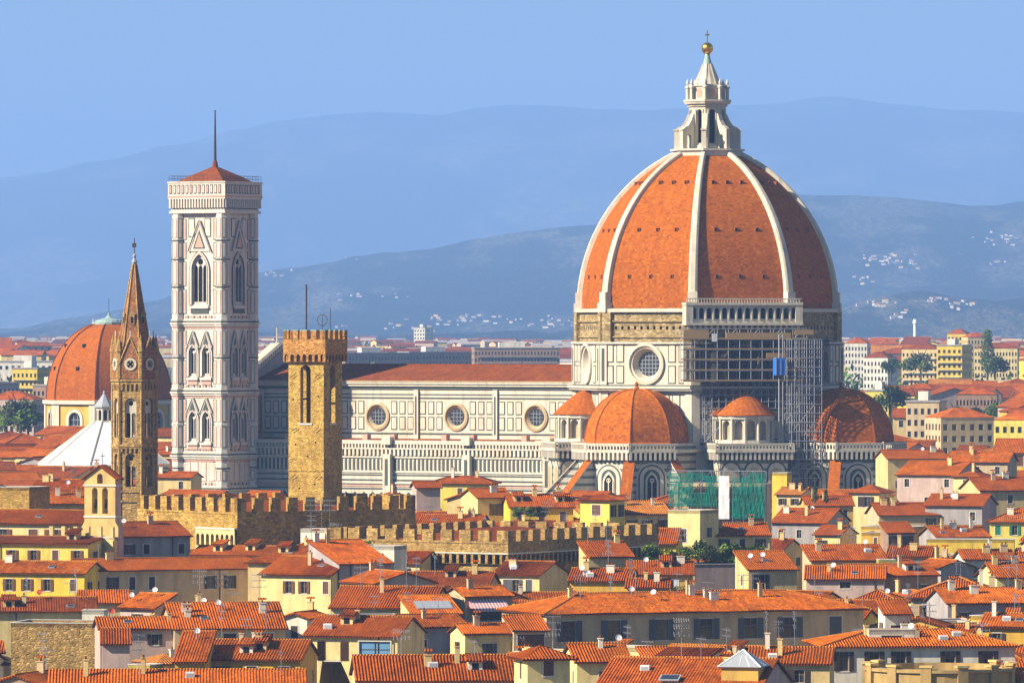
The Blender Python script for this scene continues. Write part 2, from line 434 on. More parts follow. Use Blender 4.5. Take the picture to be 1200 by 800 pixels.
FORE = [(-400, 398), (200, 397), (400, 394), (600, 390), (800, 384), (930, 372), (985, 362), (1030, 346), (1075, 340), (1120, 347), (1160, 352), (1200, 350), (1300, 344), (1600, 352)]
HM1 = hill_mat('near_hill_woods_and_fields', (.012, .020, .010), (.10, .10, .055), (.14, .12, .08), .0042)
HM0 = hill_mat('wooded_spur', (.010, .017, .008), (.13, .12, .05), (.16, .13, .08), .008)
HM2 = hill_mat('far_hill_woods', (.02, .03, .012), (.15, .14, .07), (.18, .15, .10), .0016)
HILL_FORE = hill('wooded_hill', FORE, 10500, 9000, 12000, 46, HM0, 900, 240, 26, 2)
HILL_NEAR = hill('near_hills', NEAR, 16000, 11500, 20000, 46, HM1, 2600, 320, 56, 3)
hill('far_hills', FAR, 34000, 22000, 41000, 46, HM2, 5000, 240, 50, 5)

hz = MB(); hz.box(-19000, 19000, -55, 43000, -12, 1350, plain('haze_box', (1, 1, 1)))
hzo = hz.build('haze'); tag(hzo, kind='stuff')
hm = bpy.data.materials.new('haze_air'); hm.use_nodes = True; hm.node_tree.nodes.clear()
pv = hm.node_tree.nodes.new('ShaderNodeVolumePrincipled'); mo = hm.node_tree.nodes.new('ShaderNodeOutputMaterial')
HAZE_DENSITY = 0.72e-4
pv.inputs['Color'].default_value = (.31, .545, 1.0, 1); pv.inputs['Density'].default_value = HAZE_DENSITY; pv.inputs['Anisotropy'].default_value = 0.0
hm.node_tree.links.new(pv.outputs[0], mo.inputs['Volume'])
hzo.data.materials.clear(); hzo.data.materials.append(hm)

# ---------------------------------------------------------------- the cathedral
CH_ROT = R(-30.6)
cath = empty('cathedral', ((829 - 600) / F * 1345, 1345, 0), CH_ROT,
             'huge marble cathedral with an eight-ribbed orange dome crowned by a white lantern', 'cathedral')
def octo(Rr, n=8, rot=22.5, cx=0, cy=0):
    return [(cx + Rr * math.cos(R(rot + 360 / n * i)), cy + Rr * math.sin(R(rot + 360 / n * i))) for i in range(n)]
C8 = math.cos(R(22.5)); S8 = math.sin(R(22.5))
def panel(mb, cx, z0, w, h, fr=.2, m=None, g=None):
    mb.box(cx - w / 2, cx + w / 2, -.01, .06, z0, z0 + h, g or GREEN)
    mb.box(cx - w / 2 + fr, cx + w / 2 - fr, -.01, .11, z0 + fr, z0 + h - fr, m or WHITE)
def corbels(mb, x0, x1, z0, z1, proud, step, w, mat, y=0.0):
    n = max(1, int((x1 - x0) / step)); st = (x1 - x0) / n
    for i in range(n):
        c = x0 + st * (i + .5)
        mb.box(c - w / 2, c + w / 2, y, y + proud, z0, z1, mat)
def faceM(Rr, k, cx=0, cy=0, n=8):
    a = 360.0 / n * k; ap = Rr * math.cos(math.pi / n)
    return wallM(cx + ap * math.cos(R(a)), cy + ap * math.sin(R(a)), a)

# --- octagon body and drum
mb = MB(); Rb = 27.6
mb.prism(octo(Rb), 0, 42.6, WHITE)
for k in range(8):
    mb.M = faceM(Rb, k); h = Rb * S8
    for r0 in (32.6, 37.6):
        x = -h + 2.4
        while x < h - 1.5:
            panel(mb, x, r0, 1.9, 4.2); x += 2.5
    mb.box(-h, h, -.01, .22, 31.6, 32.1, GREEN); mb.box(-h, h, -.01, .22, 37.0, 37.35, GREEN)
    for s in (-1, 1):
        mb.box(s * (h - .75) - .75, s * (h - .75) + .75, -.01, .3, 0, 42.4, WHITE)
mb.M = Matrix.Identity(4)
mb.build('octagon_body', cath)
mb = MB(); Rd = 28.0; hd = Rd * S8
for k in range(8):
    mb.M = faceM(Rd, k)
    mb.holed(rect(-hd, hd, 42.6, 52.4), [circ(0, 48.0, 3.9, 28)], WHITE, .4, WHITE)
    for cx in (-8.5, -6.05, 6.05, 8.5):
        for z0 in (44.0, 48.3): panel(mb, cx, z0, 1.8, 3.7, .22)
    for z0, z1, p, m_ in ((42.6, 43.0, .9, WHITE), (43.0, 43.5, 1.25, WHITE), (43.5, 43.75, .5, GREEN), (52.1, 52.5, .5, WHITE), (51.85, 52.1, .2, GREEN)):
        e = p * .41
        mb.box(-hd - e, hd + e, -.01, p, z0, z1, m_)
    for s in (-1, 1):
        mb.box(s * (hd - .8) - .8, s * (hd - .8) + .82, -.01, .38, 43.75, 51.85, WHITE)
        mb.box(s * (hd - .8) - .32, s * (hd - .8) + .32, .37, .42, 44.5, 51.2, GREEN)
mb.M = Matrix.Identity(4)
mb.build('drum', cath)
for k in range(8):
    if k in (1, 2, 3): continue
    mb = MB(); mb.M = faceM(Rd, k)
    mb.ring(0, 48.0, [(4.25, 0), (4.25, .45), (3.75, .55), (3.6, .2), (3.2, .1), (2.9, -.5), (2.45, -1.3)], 28, WHITE)
    mb.ring(0, 48.0, [(3.72, .42), (3.62, .44)], 28, LIME)
    o = mb.build('round_window', cath)
    g = MB(); g.M = mb.M; g.ring(0, 48.0, [(2.5, -1.25), (0, -1.25)], 24, GLASS)
    for i in range(-2, 3):
        L_ = math.sqrt(2.4 ** 2 - (i * .8) ** 2)
        g.box(i * .8 - .05, i * .8 + .05, -1.24, -1.18, 48 - L_, 48 + L_, LEAD); g.box(-L_, L_, -1.23, -1.17, 48 + i * .8 - .05, 48 + i * .8 + .05, LEAD)
    g.build('pane', o)
mb = MB(); Rm = 27.2; hm_ = Rm * S8
for k in range(8):
    mb.M = faceM(Rm, k)
    holes = [rect(-9 + i * 1.5 - .28, -9 + i * 1.5 + .28, 55.0, 55.75) for i in range(13)]
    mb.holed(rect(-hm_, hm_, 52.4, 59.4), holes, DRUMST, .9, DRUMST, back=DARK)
    mb.box(-hm_ - .3, hm_ + .3, -.01, .7, 58.6, 59.3, WHITE); mb.box(-hm_ - .2, hm_ + .2, -.01, .4, 56.6, 56.9, DRUMST)
    mb.box(-hm_ - .2, hm_ + .2, -.01, .35, 53.4, 53.7, DRUMST)
    for s in (-1, 1): mb.box(s * (hm_ - .9) - .9, s * (hm_ - .9) + 1.1, -.01, .75, 52.4, 58.6, DRUMST)
mb.M = Matrix.Identity(4)
mb.build('masonry_band', cath)
# --- white loggia on one side of the drum
mb = MB(); mb.M = faceM(27.2, 7); pr = 1.7
mb.M = mb.M @ Matrix.Translation((0, pr, 0))
W2 = 12.2
holes = [arch(-10.6 + i * 1.63, 57.2, 1.0, 2.3, 8) for i in range(14)]
mb.holed(rect(-W2, W2, 56.4, 60.0), holes, WHITE, .9, WHITE, back=DARK)
for s in (-1, 1):
    mb.face(((s * W2, 0, 56.4), (s * W2, -pr - 1.2, 56.4), (s * W2, -pr - 1.2, 60), (s * W2, 0, 60)), WHITE)
    mb.box(s * 11.6 - .75, s * 11.6 + .75, 0, .35, 56.4, 60.6, WHITE)
mb.box(-W2 - .2, W2 + .2, -pr - 1, .45, 60.0, 60.5, WHITE); mb.box(-W2 - .2, W2 + .2, -pr - 1, .5, 55.9, 56.4, WHITE)
mb.box(-W2, W2, .05, .2, 61.2, 61.4, WHITE)
for i in range(40): mb.box(-W2 + i * .61, -W2 + i * .61 + .2, .06, .19, 60.5, 61.2, WHITE)
corbels(mb, -W2, W2, 55.1, 55.9, .3, 1.2, .5, WHITE, -.6)
for i in range(15): mb.box(-11.42 + i * 1.63 - .12, -11.42 + i * 1.63 + .12, 0, .18, 57.0, 59.6, WHITE)
mb.build('loggia', cath)
# --- the dome
zc, R0d, cd, rho = 59.3, 26.6, 7.6, 34.2
TH = [i * 66.2 / 26 for i in range(27)]
prof = [(rho * math.cos(R(t)) - cd, zc + rho * math.sin(R(t)) * 1.028) for t in TH]
mb = MB(); mb.lathe(prof, 8, DOMET, 22.5); mb.build('dome_shell', cath)
mb = MB(); mb.M = Matrix.Identity(4)
for i, (r, z) in enumerate(prof):
    pass
def rib_mesh():
    mb = MB(); P = []
    for i, ((r, z), t) in enumerate(zip(prof, TH)):
        w = .95 - .42 * i / 26; nx, nz = math.cos(R(t)), math.sin(R(t))
        P.append([(r - .4 * nx, -w, z - .4 * nz), (r + .5 * nx, -w, z + .5 * nz), (r + .75 * nx, -w * .55, z + .75 * nz), (r + .75 * nx, w * .55, z + .75 * nz), (r + .5 * nx, w, z + .5 * nz), (r - .4 * nx, w, z - .4 * nz)])
    for a, b in zip(P, P[1:]):
        for i in range(5): mb.face((a[i], a[i + 1], b[i + 1], b[i]), WHITE)
    mb.box(R0d - 1.2, R0d + 1.2, -1.35, 1.35, zc - .7, zc + 1.2, WHITE); mb.box(R0d - 1.2, R0d + .95, -1.0, 1.0, zc + 1.2, zc + 3.4, WHITE)
    return mb
rb0 = rib_mesh().build('dome_rib', cath); rb0.rotation_euler.z = R(22.5)
for k in range(1, 8):
    o = rb0.copy(); COL.objects.link(o); o.rotation_euler.z = R(22.5 + 45 * k)
dw0 = None
for k in (0, 4, 5, 6, 7):
    for dz in (6.2, 15.8, 25.6):
        t = math.degrees(math.asin(dz / (rho * 1.028))); r = rho * math.cos(R(t)) - cd; ap = r * C8
        for fr in (-.5, 0, .5):
            if dw0 is None:
                m2 = MB(); m2.box(-.24, .24, -.6, .1, 0, .6, DARK); m2.box(-.34, .34, -.6, .2, .6, .72, NAVET)
                m2.box(-.34, -.24, -.6, .12, 0, .6, DOMET); m2.box(.24, .34, -.6, .12, 0, .6, DOMET)
                dw0 = o = m2.build('dome_window', cath)
            else:
                o = dw0.copy(); COL.objects.link(o)
            M = faceM(r, k); o.matrix_local = M @ Matrix.Translation((fr * r * S8, 0, zc + dz))
# --- lantern
lan = MB()
lan.prism(octo(7.3), 90.9, 92.0, WHITE); lan.prism(octo(7.8), 92.0, 92.4, WHITE); lan.prism(octo(4.2), 92.4, 93.2, WHITE)
for k in range(8):
    lan.M = faceM(3.85, k); h = 3.85 * S8
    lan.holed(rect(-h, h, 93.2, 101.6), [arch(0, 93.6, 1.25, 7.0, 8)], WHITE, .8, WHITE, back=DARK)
    lan.box(-.95, -.72, -.01, .2, 93.4, 100.6, WHITE); lan.box(.72, .95, -.01, .2, 93.4, 100.6, WHITE)
lan.M = Matrix.Identity(4)
for a, b, z0, z1 in ((4.2, 4.2, 101.2, 101.7), (4.7, 4.9, 101.7, 102.2), (5.0, 5.0, 102.2, 102.6)): lan.prism(octo(a), z0, z1, WHITE, b / a, bottom=True)
lan.prism(octo(3.7), 102.6, 105.4, WHITE); lan.prism(octo(4.0), 105.4, 105.8, WHITE)
for k in range(8):
    lan.M = faceM(3.72, k); lan.face([(x, .02, z) for x, z in arch(0, 103.0, 1.2, 2.0, 8)], PINK)
    lan.M = Matrix.Identity(4)
    a = R(22.5 + 45 * k); lan.lathe([(.42, 102.6), (.42, 104.9), (.62, 105.0), (.62, 105.3), (.2, 105.6), (.34, 106.1), (0, 107.1)], 6, WHITE, cx=4.15 * math.cos(a), cy=4.15 * math.sin(a))
lantern = lan.build('lantern', cath)
mb = MB()
out = [(3.4, 92.4), (6.9, 92.4), (6.9, 96.2), (6.2, 96.9), (5.4, 97.2), (4.6, 98.3), (4.1, 99.6), (3.4, 99.9)]
hol = arch(5.2, 92.5, 1.1, 2.9, 6)
for s in (-.5, .5): mb.holed(out, [hol], WHITE, .001, WHITE, y=s)
for i in range(len(out)):
    a, b = out[i], out[(i + 1) % len(out)]
    mb.face(((a[0], -.5, a[1]), (b[0], -.5, b[1]), (b[0], .5, b[1]), (a[0], .5, a[1])), WHITE)
for i in range(len(hol)):
    a, b = hol[i], hol[(i + 1) % len(hol)]
    mb.face(((a[0], -.5, a[1]), (b[0], -.5, b[1]), (b[0], .5, b[1]), (a[0], .5, a[1])), WHITE)
mb.box(6.1, 7.1, -.62, .62, 96.2, 96.5, WHITE)
bt0 = mb.build('buttress', lantern); bt0.rotation_euler.z = R(22.5)
for k in range(1, 8):
    o = bt0.copy(); COL.objects.link(o); o.rotation_euler.z = R(22.5 + 45 * k)
mb = MB(); mb.lathe([(3.0, 104.2), (2.75, 105.8), (.95, 110.0)], 16, WHITE); mb.lathe([(.95, 110.0), (.45, 112.0), (.6, 112.2)], 16, COPPER)
for i in range(8):
    a = R(45 * i + 22.5); mb.bar((2.85 * math.cos(a), 2.85 * math.sin(a), 105.6), (.95 * math.cos(a), .95 * math.sin(a), 110.1), .13, WHITE)
mb.build('cone', lantern)
mb = MB(); mb.ball((0, 0, 113.3), 1.24, GOLD, 20, 14); mb.lathe([(.55, 111.9), (.35, 112.3)], 10, GOLD); mb.build('gilded_ball', lantern, True)
mb = MB(); mb.bar((0, 0, 114.4), (0, 0, 117.0), .15, GOLD); mb.bar((-.75 * .86, .75 * .5, 116.1), (.75 * .86, -.75 * .5, 116.1), .15, GOLD); mb.build('cross', lantern)

# --- nave, aisle, facade
NE_, NW_ = -23.0, -104.5
BAY = [-35.1, -54.5, -73.9, -93.3]
mb = MB(); mb.M = wallM(0, -10.5, -90)
mb.holed(rect(NW_, NE_, 30, 44.2), [circ(b, 36.7, 2.2, 24) for b in BAY], WHITE, .5, WHITE)
for b in BAY:
    for dx in (-8.2, -6.15, -4.1, 4.1, 6.15, 8.2):
        for z0 in (33.9, 37.2): panel(mb, b + dx, z0, 1.5, 2.8, .2)
for b in [x + 9.7 for x in BAY] + [BAY[-1] - 9.7]:
    if b < NE_: mb.box(b - .55, b + .55, -.01, .45, 30, 42.4, WHITE); mb.box(b - .18, b + .18, .44, .5, 33, 41, GREEN)
for z0, z1, p, m_ in ((42.5, 43.1, .3, GREEN), (43.1, 43.6, .7, WHITE), (43.6, 44.25, 1.0, WHITE), (40.5, 40.8, .12, GREEN), (41.3, 41.5, .12, GREEN), (33.0, 33.3, .15, GREEN)):
    mb.box(NW_, NE_, -.01, p, z0, z1, m_)
mb.M = wallM(0, 10.5, 90); mb.holed(rect(-NE_, -NW_, 30, 44.2), [], WHITE)
mb.M = Matrix.Identity(4)
mb.build('nave_wall', cath)
for b in BAY:
    mb = MB(); mb.M = wallM(b, -10.5, -90)
    mb.ring(0, 36.7, [(2.95, 0), (2.95, .3), (2.5, .4), (2.35, .1), (2.1, -.1), (1.75, -.45)], 24, LIME)
    o = mb.build('round_window', cath)
    g = MB(); g.M = mb.M; g.ring(0, 36.7, [(1.85, -.4), (0, -.4)], 20, GLASS)
    for i in (-1, 0, 1):
        g.box(i * .8 - .04, i * .8 + .04, -.39, -.34, 36.7 - 1.5, 36.7 + 1.5, LEAD); g.box(-1.5, 1.5, -.385, -.335, 36.7 + i * .8 - .04, 36.7 + i * .8 + .04, LEAD)
    g.build('pane', o)
mb = MB(); ov = 1.1; rz, ez = 47.6, 44.25
for s in (-1, 1):
    q = math.hypot(11.6, rz - ez)
    mb.face(((NW_, s * 11.6, ez), (NE_ - 1, s * 11.6, ez), (NE_ - 1, 0, rz), (NW_, 0, rz)), NAVET, [(0, 0), (81, 0), (81, q), (0, q)])
    mb.face(((NW_, s * 11.6, ez - .25), (NE_ - 1, s * 11.6, ez - .25), (NE_ - 1, s * 11.6, ez), (NW_, s * 11.6, ez)), LIME)
mb.box(NW_, NE_ - 1, -.25, .25, rz - .1, rz + .18, NAVET)
mb.face(((NW_, -11.6, ez - .25), (NE_ - 1, -11.6, ez - .25), (NE_ - 1, -9, ez - .25), (NW_, -9, ez - .25)), WHITE)
mb.build('nave_roof', cath)
mb = MB(); mb.M = wallM(0, -21.5, -90)
mb.holed(rect(NW_, NE_, 0, 31.9), [], WHITE)
mb.box(NW_, NE_, -.4, .55, 31.1, 31.9, WHITE)
for i in range(int((NE_ - NW_) / .8)):
    mb.box(NW_ + i * .8, NW_ + i * .8 + .34, .0, .5, 30.3, 31.1, WHITE)
mb.box(NW_, NE_, -.01, .62, 30.0, 30.3, WHITE)
corbels(mb, NW_, NE_, 28.7, 30.0, .55, 1.0, .5, WHITE)
mb.box(NW_, NE_, -.01, .05, 28.6, 30.0, GREEN)
mb.box(NW_, NE_, -.01, .3, 28.2, 28.6, WHITE)
random.seed(3)
x = NW_ + .4
while x < NE_ - .4:
    mb.box(x, x + .42, -.01, .1, 25.6, 28.0, GREEN); mb.box(x + .5, x + .86, -.01, .08, 25.7, 27.9, WHITE); x += 1.0
for z0, z1, p, m_ in ((25.1, 25.45, .25, WHITE), (24.5, 24.75, .12, GREEN), (23.4, 23.7, .12, GREEN), (22.8, 23.15, .35, WHITE), (22.2, 22.5, .15, PINK), (21.6, 21.9, .12, GREEN), (11, 11.5, .4, WHITE)):
    mb.box(NW_, NE_, -.01, p, z0, z1, m_)
x = NW_ + 1
while x < NE_ - 1:
    mb.face([(a, .06, b) for a, b in arch(x, 12.5, 1.7, 8.6, 8, True)], GREEN); mb.face([(a, .1, b) for a, b in arch(x, 12.5, 1.1, 8.0, 8, True)], WHITE); x += 2.2
for b in [x + 9.7 for x in BAY] + [BAY[-1] - 9.7]:
    if b < NE_ - 1:
        mb.box(b - .9, b + .9, -.01, 1.3, 0, 29.0, WHITE); mb.box(b - .35, b + .35, 1.29, 1.36, 22.5, 28, GREEN)
        mb.box(b - 1.0, b + 1.0, -.2, 1.5, 31.0, 32.6, WHITE)
mb.M = wallM(NW_, 0, 180); mb.holed(rect(10.5, 21.5, 0, 31.9), [], WHITE); mb.M = Matrix.Identity(4)
mb.build('aisle_wall', cath)
mb = MB()
mb.face(((NW_, -21.2, 30.6), (NE_, -21.2, 30.6), (NE_, -10.45, 32.1), (NW_, -10.45, 32.1)), NAVET, [(0, 0), (81, 0), (81, 11), (0, 11)])
for b in [x + 9.7 for x in BAY] + [x + 3 for x in BAY]: mb.box(b - .6, b + .6, -20.5, -19, 31.4, 33.1, PINK)
mb.build('aisle_roof', cath)
mb = MB()
gp = [(-22.5, 0), (22.5, 0), (22.5, 33), (12.2, 36.5), (11.8, 46.6), (0, 52.2), (-11.8, 46.6), (-12.2, 36.5), (-22.5, 33)]
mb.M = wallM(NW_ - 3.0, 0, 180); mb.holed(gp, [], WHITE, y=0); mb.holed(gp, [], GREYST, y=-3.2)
for i in range(len(gp)):
    a, b = gp[i], gp[(i + 1) % len(gp)]
    mb.face(((a[0], 0, a[1]), (b[0], 0, b[1]), (b[0], -3.2, b[1]), (a[0], -3.2, a[1])), WHITE)
for s in (-1, 1):   # raking cornice with little steps, seen from behind
    for i in range(15):
        t = (i + .5) / 15; x = s * 11.8 * (1 - t); z = 46.6 + 5.6 * t
        mb.box(x - .3, x + .3, -3.7, -3.2, z - .9, z + .1, WHITE)
    mb.bar((s * 12.2, -3.4, 46.9), (0, -3.4, 52.7), .42, WHITE); mb.bar((s * 12.0, -3.3, 45.5), (0, -3.3, 51.0), .22, GREEN)
mb.bar((0, -1.6, 52.2), (0, -1.6, 55.5), .25, WHITE)
mb.build('facade', cath)

# --- apse tribunes with their half domes, and the little exedrae between
def tribune(cx, cy, faces):
    base = MB(); Ro = 12.2
    base.prism(octo(Ro, cx=cx, cy=cy), 0, 32.0, STRIPE)
    for k in faces:
        base.M = faceM(Ro, k, cx, cy); h = Ro * S8
        base.face([(a, .08, b) for a, b in arch(0, 20.6, 6.4, 7.6, 14)], WHITE)
        base.face([(a, .12, b) for a, b in arch(0, 20.6, 5.6, 7.2, 14)], GREEN)
        base.face([(a, .16, b) for a, b in arch(0, 20.6, 5.0, 6.9, 14)], WHITE)
        base.face([(a, .19, b) for a, b in arch(0, 20.6, 3.4, 6.2, 14)], GREEN)
        base.face([(a, .22, b) for a, b in arch(0, 20.6, 2.8, 5.8, 14, True)], WHITE)
        for dx in (-3.9, 3.9):
            base.face([(a, .06, b) for a, b in circ(dx, 27.2, .62, 12)], GREEN); base.face([(a, .09, b) for a, b in circ(dx, 27.2, .4, 12)], WHITE)
    base.M = Matrix.Identity(4)
    o = base.build('apse_wall', cath)
    for k in faces:
        w = MB(); w.M = faceM(Ro, k, cx, cy)
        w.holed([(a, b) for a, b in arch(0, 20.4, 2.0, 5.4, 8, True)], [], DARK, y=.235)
        w.box(-.1, .1, .23, .3, 20.4, 25.0, WHITE); w.ring(0, 24.6, [(.5, .25), (.5, .32), (.32, .32)], 10, WHITE)
        for s in (-1, 1): w.box(s * 1.1 - .12, s * 1.1 + .12, .22, .4, 20.4, 24.4, WHITE)
        w.build('lancet_window', o)
    g = MB(); Rg = 13.4
    g.prism(octo(Rg, cx=cx, cy=cy), 30.2, 30.75, WHITE, bottom=True)
    for k in faces:
        g.M = faceM(Rg, k, cx, cy); h = Rg * S8
        corbels(g, -h, h, 28.7, 30.2, 1.1, .95, .45, WHITE, -1.1)
        g.box(-h, h, -1.08, -1.0, 28.5, 30.2, GREEN)
        g.box(-h, h, -.25, .02, 31.75, 32.05, WHITE)
        n = int(2 * h / .7)
        for i in range(n): g.box(-h + i * 2 * h / n, -h + i * 2 * h / n + .26, -.2, -.02, 30.75, 31.75, WHITE)
        g.box(-h, -h + .5, -.3, .06, 30.7, 32.2, WHITE)
    g.M = Matrix.Identity(4); g.build('gallery', o)
    d = MB(); Rt = 10.7
    pr = [(Rt * math.cos(R(t)) ** .92, 32.0 + 10.9 * math.sin(R(t))) for t in [i * 90 / 16 for i in range(17)]]
    pr[-1] = (0, 42.9)
    d.lathe([(Rt + .35, 31.9), (Rt, 32.2)] + pr[1:], 8, DOMET, 22.5, cx, cy)
    for k in range(8):
        a = R(22.5 + 45 * k)
        for (r0, z0), (r1, z1) in zip(pr[:-1], pr[1:]):
            d.bar((cx + r0 * math.cos(a), cy + r0 * math.sin(a), z0 + .02), (cx + r1 * math.cos(a), cy + r1 * math.sin(a), z1 + .02), .16, DOMET)
    d.build('half_dome', cath)
    f = MB(); f.lathe([(.7, 42.6), (.5, 43.3), (.25, 43.5), (.45, 43.9), (0, 44.6)], 8, DOMET, cx=cx, cy=cy); f.build('finial', cath)
    for k in faces + [faces[-1] + 1]:
        a = 45 * k - 22.5
        b = MB(); b.M = wallM(cx, cy, a) 
        o_ = [(11.2, 0), (22.0, 0), (22.0, 18.6), (20.8, 19.4), (11.2, 29.6)]
        for s in (-.85, .85):
            b.face([(s, r, z) for r, z in o_], STRIPE)
        for i in range(len(o_)):
            p, q = o_[i], o_[(i + 1) % len(o_)]
            b.face(((-.85, p[0], p[1]), (.85, p[0], p[1]), (.85, q[0], q[1]), (-.85, q[0], q[1])), STRIPE)
        Lc = math.hypot(9.6, 10.2)
        b.face(((-1.15, 20.9, 19.55), (1.15, 20.9, 19.55), (1.15, 11.2, 29.85), (-1.15, 11.2, 29.85)), DOMET, [(0, 0), (2.3, 0), (2.3, Lc), (0, Lc)])
        for s in (-1.15, 1.15): b.face(((s, 20.9, 19.55), (s, 11.2, 29.85), (s, 11.2, 29.5), (s, 20.9, 19.2)), WHITE)
        b.build('spur_buttress', cath)
    c = MB(); c.prism(octo(19.0, cx=cx, cy=cy), 0, 19.6, STRIPE); c.prism(octo(19.4, cx=cx, cy=cy), 19.6, 20.2, WHITE); c.build('chapel_ring', cath)
tribune(0, -29.8, [4, 5, 6, 7])
tribune(31.3, 0, [6, 7, 0, 1])
def exedra(k):
    a = 45.0 * k; ap = Rb * C8; ux, uy = math.cos(R(a)), math.sin(R(a))
    bs = MB(); bs.M = wallM(ap * ux, ap * uy, a); D, Wd = 8.2, 7.2
    bs.box(-Wd, Wd, -.3, D, 0, 32.0, STRIPE)
    M0 = bs.M
    for Mx, h in ((M0 @ Matrix.Translation((0, D, 0)), Wd), (wallM(ap * ux, ap * uy, a) @ Matrix(((0, 1, 0, Wd), (-1, 0, 0, D / 2), (0, 0, 1, 0), (0, 0, 0, 1))), D / 2), (wallM(ap * ux, ap * uy, a) @ Matrix(((0, -1, 0, -Wd), (1, 0, 0, D / 2), (0, 0, 1, 0), (0, 0, 0, 1))), D / 2)):
        bs.M = Mx
        n = 3 if h > 5 else 2
        for i in range(n):
            c = -h + (i + .5) * 2 * h / n; ww = 2 * h / n
            bs.face([(p, .06, q) for p, q in arch(c, 20.5, ww * .86, 8.0, 12)], GREEN); bs.face([(p, .1, q) for p, q in arch(c, 20.5, ww * .74, 7.6, 12)], WHITE)
            bs.face([(p, .14, q) for p, q in arch(c, 20.5, ww * .55, 6.6, 12)], LIME)
        corbels(bs, -h - 1, h + 1, 28.7, 30.2, 1.1, .95, .45, WHITE); bs.box(-h, h, -.01, .05, 28.5, 30.2, GREEN)
        bs.box(-h - 1.2, h + 1.2, -1, 1.22, 30.2, 30.75, WHITE)
        bs.box(-h - 1.2, h + 1.2, .9, 1.15, 31.75, 32.05, WHITE)
        nb = int((2 * h + 2.4) / .7)
        for i in range(nb): bs.box(-h - 1.2 + i * .7, -h - 1.2 + i * .7 + .26, .93, 1.12, 30.75, 31.75, WHITE)
    bs.M = Matrix.Identity(4); o = bs.build('exedra_base', cath)
    r = 6.1; cx, cy = (ap + .6) * ux, (ap + .6) * uy
    b = MB(); nf = 14
    for i in range(nf):
        an = a + 360 / nf * i
        if math.cos(R(an - a)) < -.3: continue
        b.M = wallM(cx + r * math.cos(math.pi / nf) * math.cos(R(an)), cy + r * math.cos(math.pi / nf) * math.sin(R(an)), an); h = r * math.sin(math.pi / nf)
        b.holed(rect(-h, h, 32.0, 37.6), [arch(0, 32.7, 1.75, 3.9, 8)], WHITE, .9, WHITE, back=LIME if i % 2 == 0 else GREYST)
        b.box(-h - .16, -h + .16, -.1, .35, 32.0, 36.9, WHITE); b.box(-h - .1, h + .1, -.1, .4, 36.9, 37.6, WHITE); b.box(-h, h, -.1, .3, 32.0, 32.6, WHITE)
    b.M = Matrix.Identity(4); e = b.build('exedra', cath)
    c = MB(); c.lathe([(6.75, 37.55), (6.75, 37.75), (4.4, 40.0), (2.0, 41.9), (.4, 42.7), (0, 42.8)], 28, DOMET, cx=cx, cy=cy); c.build('cone_roof', e)
exedra(7); exedra(5)
# ---------------------------------------------------------------- the bell tower beside the facade
e_ = Vector((math.cos(CH_ROT), math.sin(CH_ROT), 0)); n_ = Vector((-math.sin(CH_ROT), math.cos(CH_ROT), 0))
cpos = Vector(cath.location) + e_ * -104.1 + n_ * -27.2
camp = empty('bell_tower', cpos, CH_ROT, 'tall square pink and white marble bell tower with a low tiled roof and mast', 'bell tower')
def gable_over(mb, cx, z0, w, h, y, m1, m2):
    """a pointed gable of marble strips standing over a window"""
    mb.bar((cx - w / 2, y, z0), (cx, y, z0 + h), .22, m1); mb.bar((cx + w / 2, y, z0), (cx, y, z0 + h), .22, m1)
    mb.face(((cx - w / 2 + .3, y * .5, z0), (cx + w / 2 - .3, y * .5, z0), (cx, y * .5, z0 + h - .5)), CAMPW)
    mb.face(((cx - w * .28, y * .6, z0 + h * .08), (cx + w * .28, y * .6, z0 + h * .08), (cx, y * .6, z0 + h * .68)), GREEN)
    mb.face(((cx - w * .2, y * .7, z0 + h * .12), (cx + w * .2, y * .7, z0 + h * .12), (cx, y * .7, z0 + h * .56)), m2)
camp.scale = (.965, .965, 1)
HB = 6.1     # half width of the shaft between the corner buttresses
mb = MB(); win = []; ST = [(0, 21.0), (21.0, 28.2), (28.2, 41.6), (41.6, 56.2), (56.2, 79.6)]
